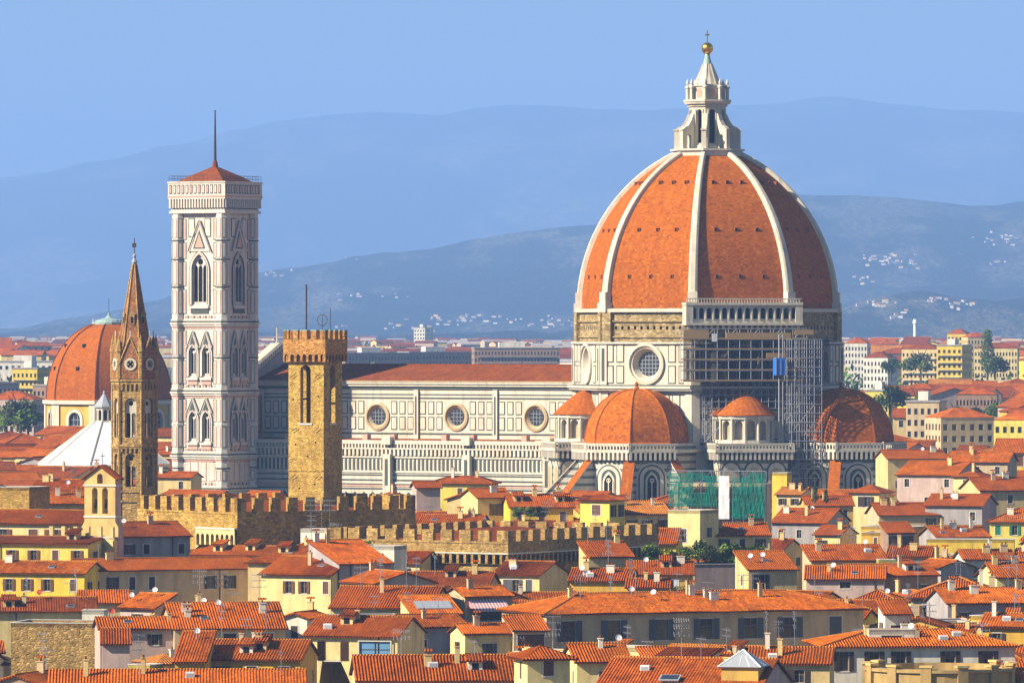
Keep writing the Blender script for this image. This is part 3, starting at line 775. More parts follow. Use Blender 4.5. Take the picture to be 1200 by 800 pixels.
for k in range(4):
    mb.M = wallM(HB * math.cos(R(90 * k)), HB * math.sin(R(90 * k)), 90 * k)
    w3 = arch(0, 60.4, 3.9, 10.6, 10, True)
    b1 = [arch(c, 45.3, 1.9, 6.4, 8, True) for c in (-1.75, 1.75)]; b2 = [arch(c, 31.6, 1.9, 6.2, 8, True) for c in (-1.75, 1.75)]
    mb.holed(rect(-HB, HB, 0, 80.2), [w3] + b1 + b2, CAMPW, 1.1, CAMPW)
    # bands of coloured marble at every stage
    for z in (21.0, 28.2, 41.6, 56.2):
        for dz, p, m_ in ((-.9, .15, PINK), (-.45, .4, CAMPW), (0, .65, CAMPW), (.35, .3, GREEN), (.7, .35, CAMPW)):
            mb.box(-HB, HB, -.01, p, z + dz, z + dz + .36, m_)
        n = 12
        for i in range(n): mb.box(-HB + 1.4 + i * .76, -HB + 1.4 + i * .76 + .4, -.01, .1, z + 1.3, z + 1.75, PINK if i % 2 else GREEN)
    # frames round the openings
    for (x, z0, w, h, zz) in ((0, 60.4, 3.9, 10.6, 0), (-1.75, 45.3, 1.9, 6.4, 1), (1.75, 45.3, 1.9, 6.4, 1), (-1.75, 31.6, 1.9, 6.2, 1), (1.75, 31.6, 1.9, 6.2, 1)):
        for g, d, m_ in ((.85, .16, GREEN), (.62, .26, CAMPW), (.3, .32, PINK), (.18, .4, CAMPW)):
            o1 = arch(x, z0 - g * .4, w + 2 * g, h + g * 1.5, 10, True); i1 = arch(x, z0, w, h, 10, True)
            for a in range(1, len(o1)):
                b = (a + 1) % len(o1)
                mb.face(((o1[a][0], d, o1[a][1]), (o1[b][0], d, o1[b][1]), (i1[b][0], d, i1[b][1]), (i1[a][0], d, i1[a][1])), m_) if a != 0 else None
        mb.box(x - w / 2 - .5, x + w / 2 + .5, -.01, .55, z0 - .9, z0 - .35, CAMPW)
        mb.box(x - w / 2 - .3, x + w / 2 + .3, -.01, .22, z0 - 1.9, z0 - .9, PINK if zz else GREEN)
    gable_over(mb, 0, 71.6, 5.8, 6.6, .45, CAMPW, PINK)
    for c in (-1.75, 1.75):
        gable_over(mb, c, 51.2, 3.0, 3.6, .4, CAMPW, GREEN); gable_over(mb, c, 37.5, 3.0, 3.2, .4, CAMPW, GREEN)
    # panels of pink and green beside the openings
    for z0, z1 in ((58.4, 63.6), (64.2, 69.4), (70.0, 73.4), (74.0, 78.4), (43.6, 48.5), (49.1, 54.8), (30.2, 35.0), (35.6, 40.4), (23.2, 27.2), (14.6, 19.8)):
        for s in (-1, 1):
            panel(mb, s * 4.05, z0, 1.1, z1 - z0, .17, CAMPW, GREEN); mb.box(s * 4.05 - .2, s * 4.05 + .2, .1, .14, z0 + .45, z1 - .45, PINK)
    for i in range(4): panel(mb, -3.1 + i * 2.07, 14.4, 1.5, 5.4, .17, CAMPW, GREEN) if abs(-3.1 + i * 2.07) < 3.2 else None
    for i in range(4): panel(mb, -3.1 + i * 2.07, 23.0, 1.5, 4.2, .17, CAMPW, PINK)
    for s in (-1, 1):
        panel(mb, s * 2.1, 74.6, 1.7, 4.0, .2, CAMPW, GREEN)
mb.M = Matrix.Identity(4)
shaft = mb.build('shaft', camp)
for k in range(4):
    for (cx, z0, w, h, nl) in ((0, 60.4, 3.9, 10.6, 3), (-1.75, 45.3, 1.9, 6.4, 2), (1.75, 45.3, 1.9, 6.4, 2), (-1.75, 31.6, 1.9, 6.2, 2), (1.75, 31.6, 1.9, 6.2, 2)):
        m2 = MB(); m2.M = wallM(HB * math.cos(R(90 * k)), HB * math.sin(R(90 * k)), 90 * k)
        lw = (w - .3) / nl
        hs = [arch(cx - w / 2 + .15 + lw * (i + .5), z0 + .5, lw - .13, h * (.74 if nl == 3 else .70), 8, True) for i in range(nl)]
        top = z0 + h - w * .85 + .9
        hs.append(circ(cx, z0 + h - w * .42, w * .18, 12))
        m2.holed(arch(cx, z0, w, h, 10, True), hs, CAMPW, .3, CAMPW, y=-.28, back=DARK)
        m2.box(cx - w / 2, cx + w / 2, -.33, -.2, z0 + .05, z0 + .5, CAMPW)
        m2.build('tracery_window', camp)
cb = MB()
for s1, s2 in ((-1, -1), (1, -1), (1, 1), (-1, 1)):
    cx, cy = s1 * 5.72, s2 * 5.72; rr = 1.55
    o8 = [(cx + rr * math.cos(R(22.5 + 45 * i)), cy + rr * math.sin(R(22.5 + 45 * i))) for i in range(8)]
    cb.prism(o8, 0, 79.8, CAMPW)
    for z in (21.0, 28.2, 41.6, 56.2):
        for dz, p, m_ in ((-.9, 1.06, PINK), (-.45, 1.18, CAMPW), (0, 1.32, CAMPW), (.35, 1.14, GREEN), (.7, 1.16, CAMPW)):
            cb.prism([(cx + (x - cx) * p, cy + (y - cy) * p) for x, y in o8], z + dz, z + dz + .36, m_, bottom=True)
    for z in (34.9, 49.0, 63.9, 69.7, 73.7, 25.7): cb.prism([(cx + (x - cx) * 1.08, cy + (y - cy) * 1.08) for x, y in o8], z, z + .3, GREEN if int(z) % 2 else CAMPW, bottom=True)
    for i in range(8):
        a = 45 * i; M = wallM(cx + rr * C8 * math.cos(R(a)), cy + rr * C8 * math.sin(R(a)), a)
        if abs(cx + 2 * math.cos(R(a))) < 5.7 and abs(cy + 2 * math.sin(R(a))) < 5.7: continue
        cb.M = M
        for z0, z1 in ((30.2, 34.6), (35.6, 40.4), (43.6, 48.6), (49.6, 54.8), (58.4, 63.4), (64.4, 69.4), (70.2, 73.4), (74.4, 78.6), (23.2, 25.4), (14, 20)):
            panel(cb, 0, z0, .86, z1 - z0, .14, CAMPW, GREEN if i % 2 else PINK)
        cb.M = Matrix.Identity(4)
cb.build('corner_buttress', camp)
mb = MB()
for z0, z1, h in ((79.6, 80.1, 7.3), (80.1, 80.5, 7.0)): mb.box(-h, h, -h, h, z0, z1, CAMPW)
mb.box(-6.75, 6.75, -6.75, 6.75, 80.5, 82.6, CAMPW)
for k in range(4):
    mb.M = wallM(6.75 * math.cos(R(90 * k)), 6.75 * math.sin(R(90 * k)), 90 * k)
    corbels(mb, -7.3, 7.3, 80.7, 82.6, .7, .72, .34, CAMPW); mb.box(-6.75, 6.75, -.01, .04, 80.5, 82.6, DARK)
    mb.M = wallM(7.45 * math.cos(R(90 * k)), 7.45 * math.sin(R(90 * k)), 90 * k)
    x = -7.1
    mb.box(-7.45, 7.45, -.95, .02, 82.6, 83.0, CAMPW)
    mb.holed(rect(-7.45, 7.45, 83.0, 86.2), [], CAMPW)
    mb.face(((-7.45, -.35, 83), (7.45, -.35, 83), (7.45, -.35, 86.2), (-7.45, -.35, 86.2)), CAMPW)
    mb.box(-7.55, 7.55, -.4, .15, 86.0, 86.3, CAMPW); mb.box(-7.5, 7.5, -.01, .12, 83.0, 83.3, PINK)
    while x < 6.6:
        mb.box(x, x + .7, -.01, .07, 83.7, 85.6, GREEN); mb.box(x + .14, x + .56, .06, .1, 83.9, 85.4, PINK if int(x * 3) % 2 else CAMPW); x += 1.07
mb.M = Matrix.Identity(4); mb.build('cornice', camp)
mb = MB(); mb.lathe([(8.9, 86.1), (6.2, 87.4), (1.0, 89.4), (0, 89.6)], 4, NAVET, 45); mb.lathe([(.8, 89.0), (.5, 90.6), (.25, 91)], 8, NAVET); mb.build('roof', camp)
mb = MB()
for k in range(4):
    mb.M = wallM(7.3 * math.cos(R(90 * k)), 7.3 * math.sin(R(90 * k)), 90 * k)
    for i in range(14): mb.bar((-7.3 + i * 1.12, 0, 86.3), (-7.3 + i * 1.12, 0, 87.5), .035, IRON)
    for z in (86.9, 87.5): mb.bar((-7.3, 0, z), (7.3, 0, z), .035, IRON)
mb.M = Matrix.Identity(4); mb.build('railing', camp)
mb = MB(); mb.lathe([(.34, 89.4), (.26, 95), (.14, 101), (.1, 101.2)], 8, IRON, cap=True); mb.ball((0, 0, 101.3), .22, IRON, 8, 6); mb.build('mast', camp)

# ---------------------------------------------------------------- crenellated palace and its tower
def crenels(mb, x0, x1, z, w, gap, h, t, m, y0):
    n = max(1, round((x1 - x0 - w) / (w + gap))); st = (x1 - x0 - w) / n
    for i in range(n + 1): mb.box(x0 + i * st, x0 + i * st + w, y0 - t, y0, z, z + h, m)
def block(root, cx, cy, Wl, Wr, psi, z1, m, part, merl, corb):
    """battlemented block: left face Wl wide, right face Wr; the near corner at (cx,cy) in root space"""
    pass
barg_z = 0
def palace(name, px, py_top, Y, psi_left, wl, wr, top_z, label, merlon, gap, mh, corbel, arch_left, solid, hidden_drop=0):
    P = at(px, HOR, Y)
    root = empty(name, (P.x, P.y, 0), R(psi_left), label, 'palace')
    # local: left face along -x..0 (normal -y), right face along +y (normal +x)
    zt = top_z; w = MB(); out = corbel
    Ms = [(wallM(-wl / 2, 0, -90), wl / 2), (wallM(0, wr / 2, 0), wr / 2), (wallM(-wl / 2, wr, 90), wl / 2), (wallM(-wl, wr / 2, 180), wr / 2)]
    for i, (M, h) in enumerate(Ms):
        w.M = M; w.holed(rect(-h, h, 0, zt - 3.4), [], solid)
    w.M = Matrix.Identity(4); wall = w.build('wall', root)
    b = MB()
    for i, (M, h) in enumerate(Ms):
        b.M = M
        b.holed(rect(-h - out, h + out, zt - 3.4 + (1.6 if out else 0), zt), [], solid, y=out)
        b.face(((-h, out - .9, zt - 1.8), (h, out - .9, zt - 1.8), (h, out - .9, zt), (-h, out - .9, zt)), solid)
        b.box(-h - out, h + out, out - .9, out, zt - .02, zt + .02, solid)
        if out:
            ap = 1.25; n = int((2 * h + 2 * out) / ap); ap = (2 * h + 2 * out) / n
            hs = [arch(-h - out + ap * (j + .5), zt - 3.5, ap * .66, 1.75, 8) for j in range(n)]
            b.holed(rect(-h - out, h + out, zt - 3.3, zt - 1.8), [[(x, max(z, zt - 3.28)) for x, z in q] for q in hs], solid, .55, solid, y=out)
            b.box(-h - out, h + out, out, out + .12, zt - 1.85, zt - 1.65, WHITE)
        b.box(-h - out, h + out, out, out + .1, zt - .3, zt - .1, solid)
    b.M = Matrix.Identity(4); b.build('parapet', root)
    c = MB()
    first = None
    for i, (M, h) in enumerate(Ms):
        if i > 1: pass
        c = MB(); c.M = M; crenels(c, -h - out, h + out, zt + .02, merlon, gap, mh, .75, solid, out)
        c.build('battlement', root)
    r = MB(); rz = zt - 1.2
    r.face(((-wl, 0, rz), (0, 0, rz), (-wl / 2, wl / 2, rz + 2.6)), T_BR); r.face(((0, 0, rz), (0, wr, rz), (-wl / 2, wr - wl / 2, rz + 2.6), (-wl / 2, wl / 2, rz + 2.6)), T_BR)
    r.face(((-wl, wr, rz), (-wl, 0, rz), (-wl / 2, wl / 2, rz + 2.6), (-wl / 2, wr - wl / 2, rz + 2.6)), T_BR); r.face(((0, wr, rz), (-wl, wr, rz), (-wl / 2, wr - wl / 2, rz + 2.6)), T_BR)
    r.build('roof', root)
    return root
rear = palace('crenellated_palace', 278, 597, 1000, -52, 27.0, 34.5, 26.6, 'battlemented stone palace block with a long dark shaded wall below the slim square tower', 1.75, 1.55, 2.15, 0, True, OCHST)
b = MB()     # the arcaded gallery under the left wing
b.M = wallM(-5.2, 0, -90) @ Matrix.Translation((0, .03, 0))
hs = [arch(-4.6 + i * 1.3, 21.3, .85, 1.9, 8) for i in range(8)]
b.holed(rect(-5.2, 5.2, 20.9, 23.9), hs, PL('cream'), .5, None, y=.5, back=DARK); b.box(-5.3, 5.3, 0, .6, 23.9, 24.2, WHITE); b.box(-5.3, 5.3, 0, .6, 20.7, 20.95, WHITE)
b.M = Matrix.Identity(4); b.build('arcade', rear)
palace('crenellated_palace', 594, 637, 950, -32, 30.2, 42.0, 23.7, 'lower battlemented palace front with arcaded stone corbels, brown stone lit from the left', 1.95, 1.35, 1.6, .55, True, RUBBLE)

def tower_at(px, Y): return at(px, HOR, Y)
P = tower_at(369.5, 1030)
bt = empty('stone_tower', (P.x, P.y, 0), R(-26), 'slim square ochre stone tower with brick battlements and tall arched belfry openings', 'tower')
HW = 3.15
mb = MB()
for k in range(4):
    mb.M = wallM(HW * math.cos(R(90 * k)), HW * math.sin(R(90 * k)), 90 * k)
    mb.holed(rect(-HW, HW, 0, 50.3), [arch(-.1, 40.0, 1.85, 9.2, 10)], TOWST, 1.0, TOWST)
    mb.holed(rect(-HW + 1, HW - 1, 38, 50.3), [arch(-.1, 40.0, 1.85, 9.2, 10)], TOWST, .01, y=-1.0)
    mb.box(-1.3, 1.1, -.2, .15, 39.7, 40.0, WHITE); mb.box(-HW, HW, -.01, .12, 32.4, 32.6, TOWST)
    for (x, z) in ((-1.9, 36.5), (1.7, 36.8), (-2.3, 43.6), (2.2, 44.1), (.3, 34.6), (-1.2, 29.6), (1.5, 30.2), (2.1, 25.8)): mb.box(x - .13, x + .13, -.01, .012, z, z + .26, DARK)
    for (x, z) in ((-2.2, 47.5), (2.2, 47.5), (-2.0, 39), (2.0, 39), (-2.2, 31.5), (2.2, 31.5), (-2.2, 27.5), (2.2, 27.5)): mb.bar((x - .45, .3, z - .3), (x + .45, .3, z + .3), .06, IRON)
mb.M = Matrix.Identity(4); mb.box(-HW + 1, HW - 1, -HW + 1, HW - 1, 38.9, 39.5, TOWST); mb.build('shaft', bt)
mb = MB(); hc = HW + .62
for k in range(4):
    mb.M = wallM(HW * math.cos(R(90 * k)), HW * math.sin(R(90 * k)), 90 * k)
    n = 7; st = 2 * hc / n
    hs = [[(x, max(z, 49.72)) for x, z in arch(-hc + st * (j + .5), 49.0, st * .62, 1.9, 8)] for j in range(n)]
    mb.holed(rect(-hc, hc, 49.7, 51.3), hs, BRICK, .6, BRICK, y=.62)
    mb.holed(rect(-hc, hc, 51.3, 53.3), [], BRICK, y=.62); mb.face(((-hc, .0, 51.3), (hc, .0, 51.3), (hc, .0, 53.3), (-hc, .0, 53.3)), BRICK)
    mb.box(-hc, hc, 0, .62, 53.2, 53.3, BRICK)
mb.M = Matrix.Identity(4); mb.box(-HW, HW, -HW, HW, 50.3, 51.6, BRICK); mb.build('machicolation', bt)
for k in range(4):
    m2 = MB(); m2.M = wallM(HW * math.cos(R(90 * k)), HW * math.sin(R(90 * k)), 90 * k)
    n = 5; st = (2 * hc - .95) / (n - 1)
    for i in range(n):
        m2.box(-hc + i * st, -hc + i * st + .95, 0, .62, 53.3, 54.6, BRICK); m2.box(-hc + i * st - .04, -hc + i * st + .99, -.04, .66, 54.6, 54.75, COPPER)
    m2.build('battlement', bt)
mb = MB(); mb.bar((-1.6, 0, 51.5), (-1.6, 0, 62.0), .13, IRON, 6); mb.build('flagpole', bt)
mb = MB(); mb.bar((1.0, .5, 51.5), (1.0, .5, 56.8), .05, IRON); mb.ring(1.0, 56.3, [(.95, .5), (.8, .5)], 14, IRON); mb.bar((2.6, .2, 51.5), (2.6, .2, 58.3), .05, IRON); mb.build('weather_vane', bt)
mb = MB(); mb.lathe([(.9, 41.0), (1.0, 41.4), (.75, 42.5), (.45, 43.3), (0, 43.6)], 12, IRON); mb.bar((-2.5, 0, 43.8), (2.5, 0, 43.8), .16, WOOD); mb.build('bell', bt)

# ---------------------------------------------------------------- hexagonal abbey campanile with a spire
P = tower_at(157.5, 1035)
bd = empty('abbey_spire', (P.x, P.y, 0), R(-8), 'slender brown hexagonal church tower with a pointed brick spire in front of the orange dome', 'church tower')
Rh = 3.55
def hexf(k, r): a = 60 * k - 90; ap = r * math.cos(R(30)); return wallM(ap * math.cos(R(a)), ap * math.sin(R(a)), a)
mb = MB()
for k in range(6):
    mb.M = hexf(k, Rh); h = Rh / 2
    hs = [arch(0, 37.6, 1.85, 6.3, 10), arch(0, 29.8, 1.75, 5.3, 10), arch(0, 21.0, .6, 2.2, 6)]
    mb.holed(rect(-h, h, 0, 47.0), hs, BADST, .7, BADST)
    for z, p in ((46.6, .3), (46.1, .2), (35.9, .22), (36.2, .3), (27.4, .2), (28.9, .15)): mb.box(-h - p * .57, h + p * .57, -.01, p, z, z + .3, BADST)
    corbels(mb, -h, h, 45.2, 46.1, .22, .7, .3, BADST); corbels(mb, -h, h, 35.3, 35.9, .2, .7, .3, BADST)
    for s in (-1, 1): mb.box(s * h - .22, s * h + .22, -.1, .14, 0, 46.4, BADST)
mb.M = Matrix.Identity(4); mb.prism([(2.2 * math.cos(R(60 * i)), 2.2 * math.sin(R(60 * i))) for i in range(6)], 28.5, 29.2, BADST); mb.prism([(2.9 * math.cos(R(60 * i)), 2.9 * math.sin(R(60 * i))) for i in range(6)], 36.2, 36.8, BADST)
mb.build('shaft', bd)
for k in range(6):
    for z0, w, h in ((37.6, 1.85, 6.3), (29.8, 1.75, 5.3)):
        m2 = MB(); m2.M = hexf(k, Rh)
        hs = [arch(s * w * .235, z0 + .05, w * .36, h * .62, 6) for s in (-1, 1)] + [circ(0, z0 + h - w * .46, w * .2, 10)]
        m2.holed(arch(0, z0, w, h, 10), hs, WHITE if z0 > 30 else BADST, .25, BADST, y=-.4)
        m2.build('twin_window', bd)
mb = MB()
for k in range(6):
    mb.M = hexf(k, Rh); h = Rh / 2 + .1
    mb.holed([(-h, 47.0), (h, 47.0), (h, 49.2), (0, 53.6), (-h, 49.2)], [circ(0, 49.3, .62, 14)], SPIREB, .4, WHITE, y=.12, back=DARK)
    mb.ring(0, 49.3, [(1.0, .12), (1.0, .25), (.62, .25)], 14, WHITE)
    for a in range(4): mb.box(-.09 + .38 * math.cos(R(90 * a)) * 1, .09 + .38 * math.cos(R(90 * a)), -.1, .2, 49.2 + .38 * math.sin(R(90 * a)), 49.4 + .38 * math.sin(R(90 * a)), WHITE)
    for s in (-1, 1): mb.bar((s * h, .15, 49.2), (0, .15, 53.7), .16, BADST)
    mb.bar((0, .12, 53.5), (0, .12, 54.6), .1, WHITE)
    for p_ in (-1,): mb.lathe([(.42, 47), (.42, 51.2), (.6, 51.3), (0, 54.2)], 6, BADST, cx=-h, cy=-.1)
mb.M = Matrix.Identity(4); mb.build('gable', bd)
mb = MB(); mb.lathe([(3.1, 47.0), (2.75, 51.0), (.32, 65.2)], 6, SPIREB, 0)
for i in range(6):
    a = R(60 * i); mb.bar((2.78 * math.cos(a), 2.78 * math.sin(a), 51), (.34 * math.cos(a), .34 * math.sin(a), 65.2), .13, BADST)
for k in range(6):
    mb.M = hexf(k, 2.0); mb.box(-.35, .35, -.4, .12, 55.6, 57.2, BADST); mb.face([(x, .14, z) for x, z in arch(0, 55.8, .42, 1.1, 6)], DARK); mb.face(((-.45, .15, 57.2), (.45, .15, 57.2), (0, .05, 57.9)), BADST)
mb.M = Matrix.Identity(4); mb.build('spire', bd)
mb = MB(); mb.lathe([(.35, 65.1), (.5, 65.6), (.2, 66.1), (.3, 66.6), (0, 67)], 8, LEAD); mb.bar((0, 0, 66.8), (0, 0, 69.4), .07, IRON); mb.box(-.35, .3, -.04, .04, 67.9, 68.6, IRON); mb.build('finial', bd)

# ---------------------------------------------------------------- second dome, further off
Ym = 1690; P = at(127.5, HOR, Ym); g0 = zg(Ym)
md = empty('domed_chapel', (P.x, P.y, 0), R(-31), 'squat orange tiled dome on an ochre drum with round headed windows, far left', 'domed chapel')
mb = MB(); Rk = 16.8; hk = Rk * S8
for k in range(8):
    mb.M = faceM(Rk, k)
    mb.holed(rect(-hk, hk, g0 - 1, 36.0), [arch(0, 27.5, 3.6, 6.4, 10)], PL('ochre'), .6, WHITE)
    o1, i1 = arch(0, 26.8, 5.2, 8.0, 10), arch(0, 27.5, 3.6, 6.4, 10)
    for a in range(len(o1)):
        b = (a + 1) % len(o1); mb.face(((o1[a][0], .2, o1[a][1]), (o1[b][0], .2, o1[b][1]), (i1[b][0], .2, i1[b][1]), (i1[a][0], .2, i1[a][1])), WHITE)
    for s in (-1, 1): mb.box(s * (hk - .8) - .9, s * (hk - .8) + .9, -.01, .4, g0, 36, WHITE)
    mb.box(-hk - .3, hk + .3, -.01, .8, 36.0, 37.0, WHITE); mb.box(-hk - .2, hk + .2, -.01, .5, 25.0, 25.6, WHITE)
mb.M = Matrix.Identity(4); mb.build('drum', md)
for k in (0, 4, 5, 6, 7):
    g = MB(); g.M = faceM(Rk, k); g.face([(x, -.55, z) for x, z in arch(0, 27.5, 3.6, 6.4, 10)], GLASS)
    for x in (-.6, .6): g.box(x - .06, x + .06, -.54, -.48, 27.5, 33.2, LEAD)
    for z in (29, 30.5, 32): g.box(-1.8, 1.8, -.54, -.47, z - .06, z + .06, LEAD)
    g.build('arched_window', md)
mb = MB(); pm = [(17.4, 37.0)] + [(16.6 * math.cos(R(t)) ** .96, 37.3 + 20.0 * math.sin(R(t))) for t in [i * 76 / 16 for i in range(17)]]
mb.lathe(pm, 8, DOMET, 22.5)
for k in range(8):
    a = R(22.5 + 45 * k)
    for (r0, z0), (r1, z1) in zip(pm[1:], pm[2:]): mb.bar((r0 * math.cos(a), r0 * math.sin(a), z0), (r1 * math.cos(a), r1 * math.sin(a), z1), .24, T_BR)
for k in range(8):
    for t in (22, 42):
        r = 16.6 * math.cos(R(t)); mb.M = faceM(r, k); mb.box(-.35, .35, -.4, .3, 37.3 + 20 * math.sin(R(t)), 38.2 + 20 * math.sin(R(t)), DARK)
mb.M = Matrix.Identity(4); mb.build('dome_shell', md)
mb = MB(); mb.lathe([(4.2, 56.4), (4.4, 56.7), (4.4, 57.2), (3.6, 57.3), (3.4, 57.7), (1.0, 58.4), (.3, 59.0), (.25, 59.6), (0, 59.8)], 16, COPPER); mb.bar((0, 0, 59.5), (0, 0, 63.5), .08, IRON)
for i in range(24): a = R(15 * i); mb.bar((4.3 * math.cos(a), 4.3 * math.sin(a), 57.2), (4.3 * math.cos(a), 4.3 * math.sin(a), 58.0), .06, WHITEP)
mb.build('lantern', md)
# lower ochre wing of the chapel
mb = MB(); mb.M = wallM(-12, -19, -90)
mb.box(-8, 8, -9, 0, g0, 24.6, PL('yellow')); mb.box(-8.4, 8.4, -9.4, .4, 24.6, 25.1, T_BR)
mb.M = Matrix.Identity(4); mb.build('side_wing', md)

# ---------------------------------------------------------------- white pyramid roof of the baptistery
Yb = 1400; P = at(122, HOR, Yb)
bp = empty('baptistery', (P.x, P.y, 0), R(-31), 'white marble octagonal pyramid roof with a small lantern beneath the ochre domed chapel', 'baptistery')
mb = MB(); mb.prism(octo(14.2), 0, 25.6, STRIPE); mb.prism(octo(14.6), 25.6, 26.2, WHITE); mb.build('wall', bp)
mb = MB(); mb.lathe([(14.7, 26.0), (14.3, 26.3), (2.1, 35.3)], 8, WHITEP, 22.5)
for k in range(8): a = R(22.5 + 45 * k); mb.bar((14.4 * math.cos(a), 14.4 * math.sin(a), 26.3), (2.1 * math.cos(a), 2.1 * math.sin(a), 35.35), .2, WHITE)
mb.build('pyramid_roof', bp)
mb = MB(); mb.prism(octo(2.3), 34.6, 35.3, WHITE)
for k in range(8): mb.M = faceM(1.75, k); mb.holed(rect(-.73, .73, 35.3, 38.3), [arch(0, 35.5, .8, 2.3, 6)], WHITE, .4, None, back=DARK)
mb.M = Matrix.Identity(4); mb.lathe([(2.2, 38.3), (2.2, 38.6), (1.4, 39.6), (.25, 41.2), (.3, 41.6), (0, 42)], 8, LEAD, 22.5); mb.build('lantern', bp)

# ---------------------------------------------------------------- scaffolding on the drum
sc = empty('scaffold', Vector(cath.location) + e_ * 0, CH_ROT, 'grey tube scaffold with a blue hoist climbing the drum below the white loggia', 'scaffold')
def tubes(mb, xs_, ys_, zs_, r=.075, braces=True):
    for x in xs_:
        for y in ys_: mb.bar((x, y, zs_[0]), (x, y, zs_[-1]), r, STEEL)
    for z in zs_:
        for y in ys_: mb.bar((xs_[0], y, z), (xs_[-1], y, z), r, STEEL)
        for x in xs_: mb.bar((x, ys_[0], z), (x, ys_[-1], z), r, STEEL)
    if braces:
        for i in range(len(xs_) - 1):
            for j in range(len(zs_) - 1):
                if (i + j) % 2 == 0: mb.bar((xs_[i], ys_[0], zs_[j]), (xs_[i + 1], ys_[0], zs_[j + 1]), r, STEEL)
def fr(a, b, st):
    n = max(1, round((b - a) / st)); return [a + (b - a) * i / n for i in range(n + 1)]
def net_mat(name, c, holes):
    t = NT(name, .9); nt = t.t; out = nt.nodes['Material Output']
    tr = nt.nodes.new('ShaderNodeBsdfTransparent'); df = nt.nodes.new('ShaderNodeBsdfDiffuse'); tl = nt.nodes.new('ShaderNodeBsdfTranslucent')
    tc = t.n('ShaderNodeTexCoord'); nz = t.noise(tc.outputs['Object'], .6, 5)
    k = t.mix(nz, tuple(x * .6 for x in c), tuple(min(1, x * 1.3) for x in c)); t.l(k, df.inputs[0]); t.l(k, tl.inputs[0])
    m1 = nt.nodes.new('ShaderNodeMixShader'); m1.inputs[0].default_value = .4; t.l(df.outputs[0], m1.inputs[1]); t.l(tl.outputs[0], m1.inputs[2])
    m2 = nt.nodes.new('ShaderNodeMixShader'); t.l(t.ramp(t.noise(tc.outputs['Object'], .35, 3), [(.35, (holes, holes, holes)), (.7, (.12, .12, .12))]), m2.inputs[0]); t.l(m1.outputs[0], m2.inputs[1]); t.l(tr.outputs[0], m2.inputs[2])
    t.l(m2.outputs[0], out.inputs[0]); return t.mat
def wavy(mb, x0, x1, z0, z1, y, mat, nx=18, nz=10, amp=.14):
    P = [[(x0 + (x1 - x0) * i / nx, y + amp * (.35 * math.sin(i * 1.3 + j * .9) + random.uniform(-.5, .5)), z0 + (z1 - z0) * j / nz) for i in range(nx + 1)] for j in range(nz + 1)]
    for j in range(nz):
        for i in range(nx): mb.face((P[j][i], P[j][i + 1], P[j + 1][i + 1], P[j + 1][i]), mat)
FM = faceM(28.0, 7)
DNET = net_mat('drum_darkening_net', (.045, .040, .042), .45)  # nets added to darken the drum, standing in for shade and rough masonry
m1 = MB(); m1.M = FM; wavy(m1, -12.8, 12.4, 44.8, 53.0, 1.25, DNET, 24, 8, .06); m1.build('darkening_net', sc)
m1 = MB(); m1.M = FM; wavy(m1, -8.6, 9.0, 38.6, 44.5, 1.0, DNET, 18, 6, .06); m1.build('darkening_net', sc)
m1 = MB(); m1.M = FM; wavy(m1, 11.6, 19.4, 44.0, 53.0, -3.3, DNET, 10, 8, .06); m1.build('darkening_net', sc)
m1 = MB(); m1.M = FM; tubes(m1, fr(-13.5, 12.6, 2.4), [1.4, 3.4], fr(44.6, 55.2, 2.1)); m1.build('upper_frame', sc)
m1 = MB(); m1.M = FM; tubes(m1, fr(-8.8, 9.2, 1.5), [1.2, 2.6], [39.0, 40.4, 41.8, 43.2, 44.6]); tubes(m1, [-8.8, -7.2], [1.2, 2.6], fr(32.2, 44.6, 1.6))
for i in range(8): m1.bar((-8.8 + i * 1.5, 2.6, 32.2 + i * 1.5), (-7.3 + i * 1.5, 2.6, 33.7 + i * 1.5), .1, STEEL)
m1.build('truss', sc)
m1 = MB(); m1.M = FM; tubes(m1, fr(8.2, 14.6, 1.6), fr(2.4, 7.2, 1.6), fr(10, 53.0, 1.9), .07); m1.build('tower_frame', sc)
m1 = MB(); m1.M = FM; tubes(m1, fr(11.5, 19.5, 2.2), [-3.0, -1.2], fr(44.2, 53, 2.0), .07, False); m1.build('side_frame', sc)
random.seed(8)
for z in fr(44.6, 55.2, 2.1)[:-1]:
    m1 = MB(); m1.M = FM; m1.box(-13.6, 12.7, 1.35, 3.45, z - .12, z + .06, PLANK if random.random() < .6 else STEEL); m1.box(-13.6, 12.7, 3.42, 3.47, z + .06, z + .3, PLANK); m1.build('deck', sc)
for (x0, x1, z0, z1, m_) in ((-13.4, -8.2, 53.1, 55.0, PLANK), (-4.5, 9.2, 53.0, 54.4, PLANK), (4.0, 8.0, 49.2, 50.3, PLANK), (-7.5, -6.4, 52.6, 54.2, WHITEP), (10, 14, 54.0, 55.0, PLANK)):
    m1 = MB(); m1.M = FM; m1.box(x0, x1, 3.3, 3.5, z0, z1, m_); m1.build('boarding', sc)
m1 = MB(); m1.M = FM; m1.box(4.8, 6.9, 5.4, 7.6, 45.8, 49.2, BLUEP); m1.box(4.9, 6.8, 5.6, 7.4, 49.0, 49.3, STEEL)
for x in (4.8, 5.8, 6.82): m1.box(x, x + .08, 7.6, 7.68, 45.8, 49.0, LEAD)
m1.build('hoist_cabin', sc)
m1 = MB(); m1.M = FM; m1.bar((6.1, 5.3, 12), (6.1, 5.3, 54), .16, STEEL); m1.bar((6.9, 5.3, 12), (6.9, 5.3, 54), .16, STEEL)
for z in fr(12, 54, 1.2): m1.bar((6.1, 5.3, z), (6.9, 5.3, z + .6), .06, STEEL)
m1.build('hoist_mast', sc)
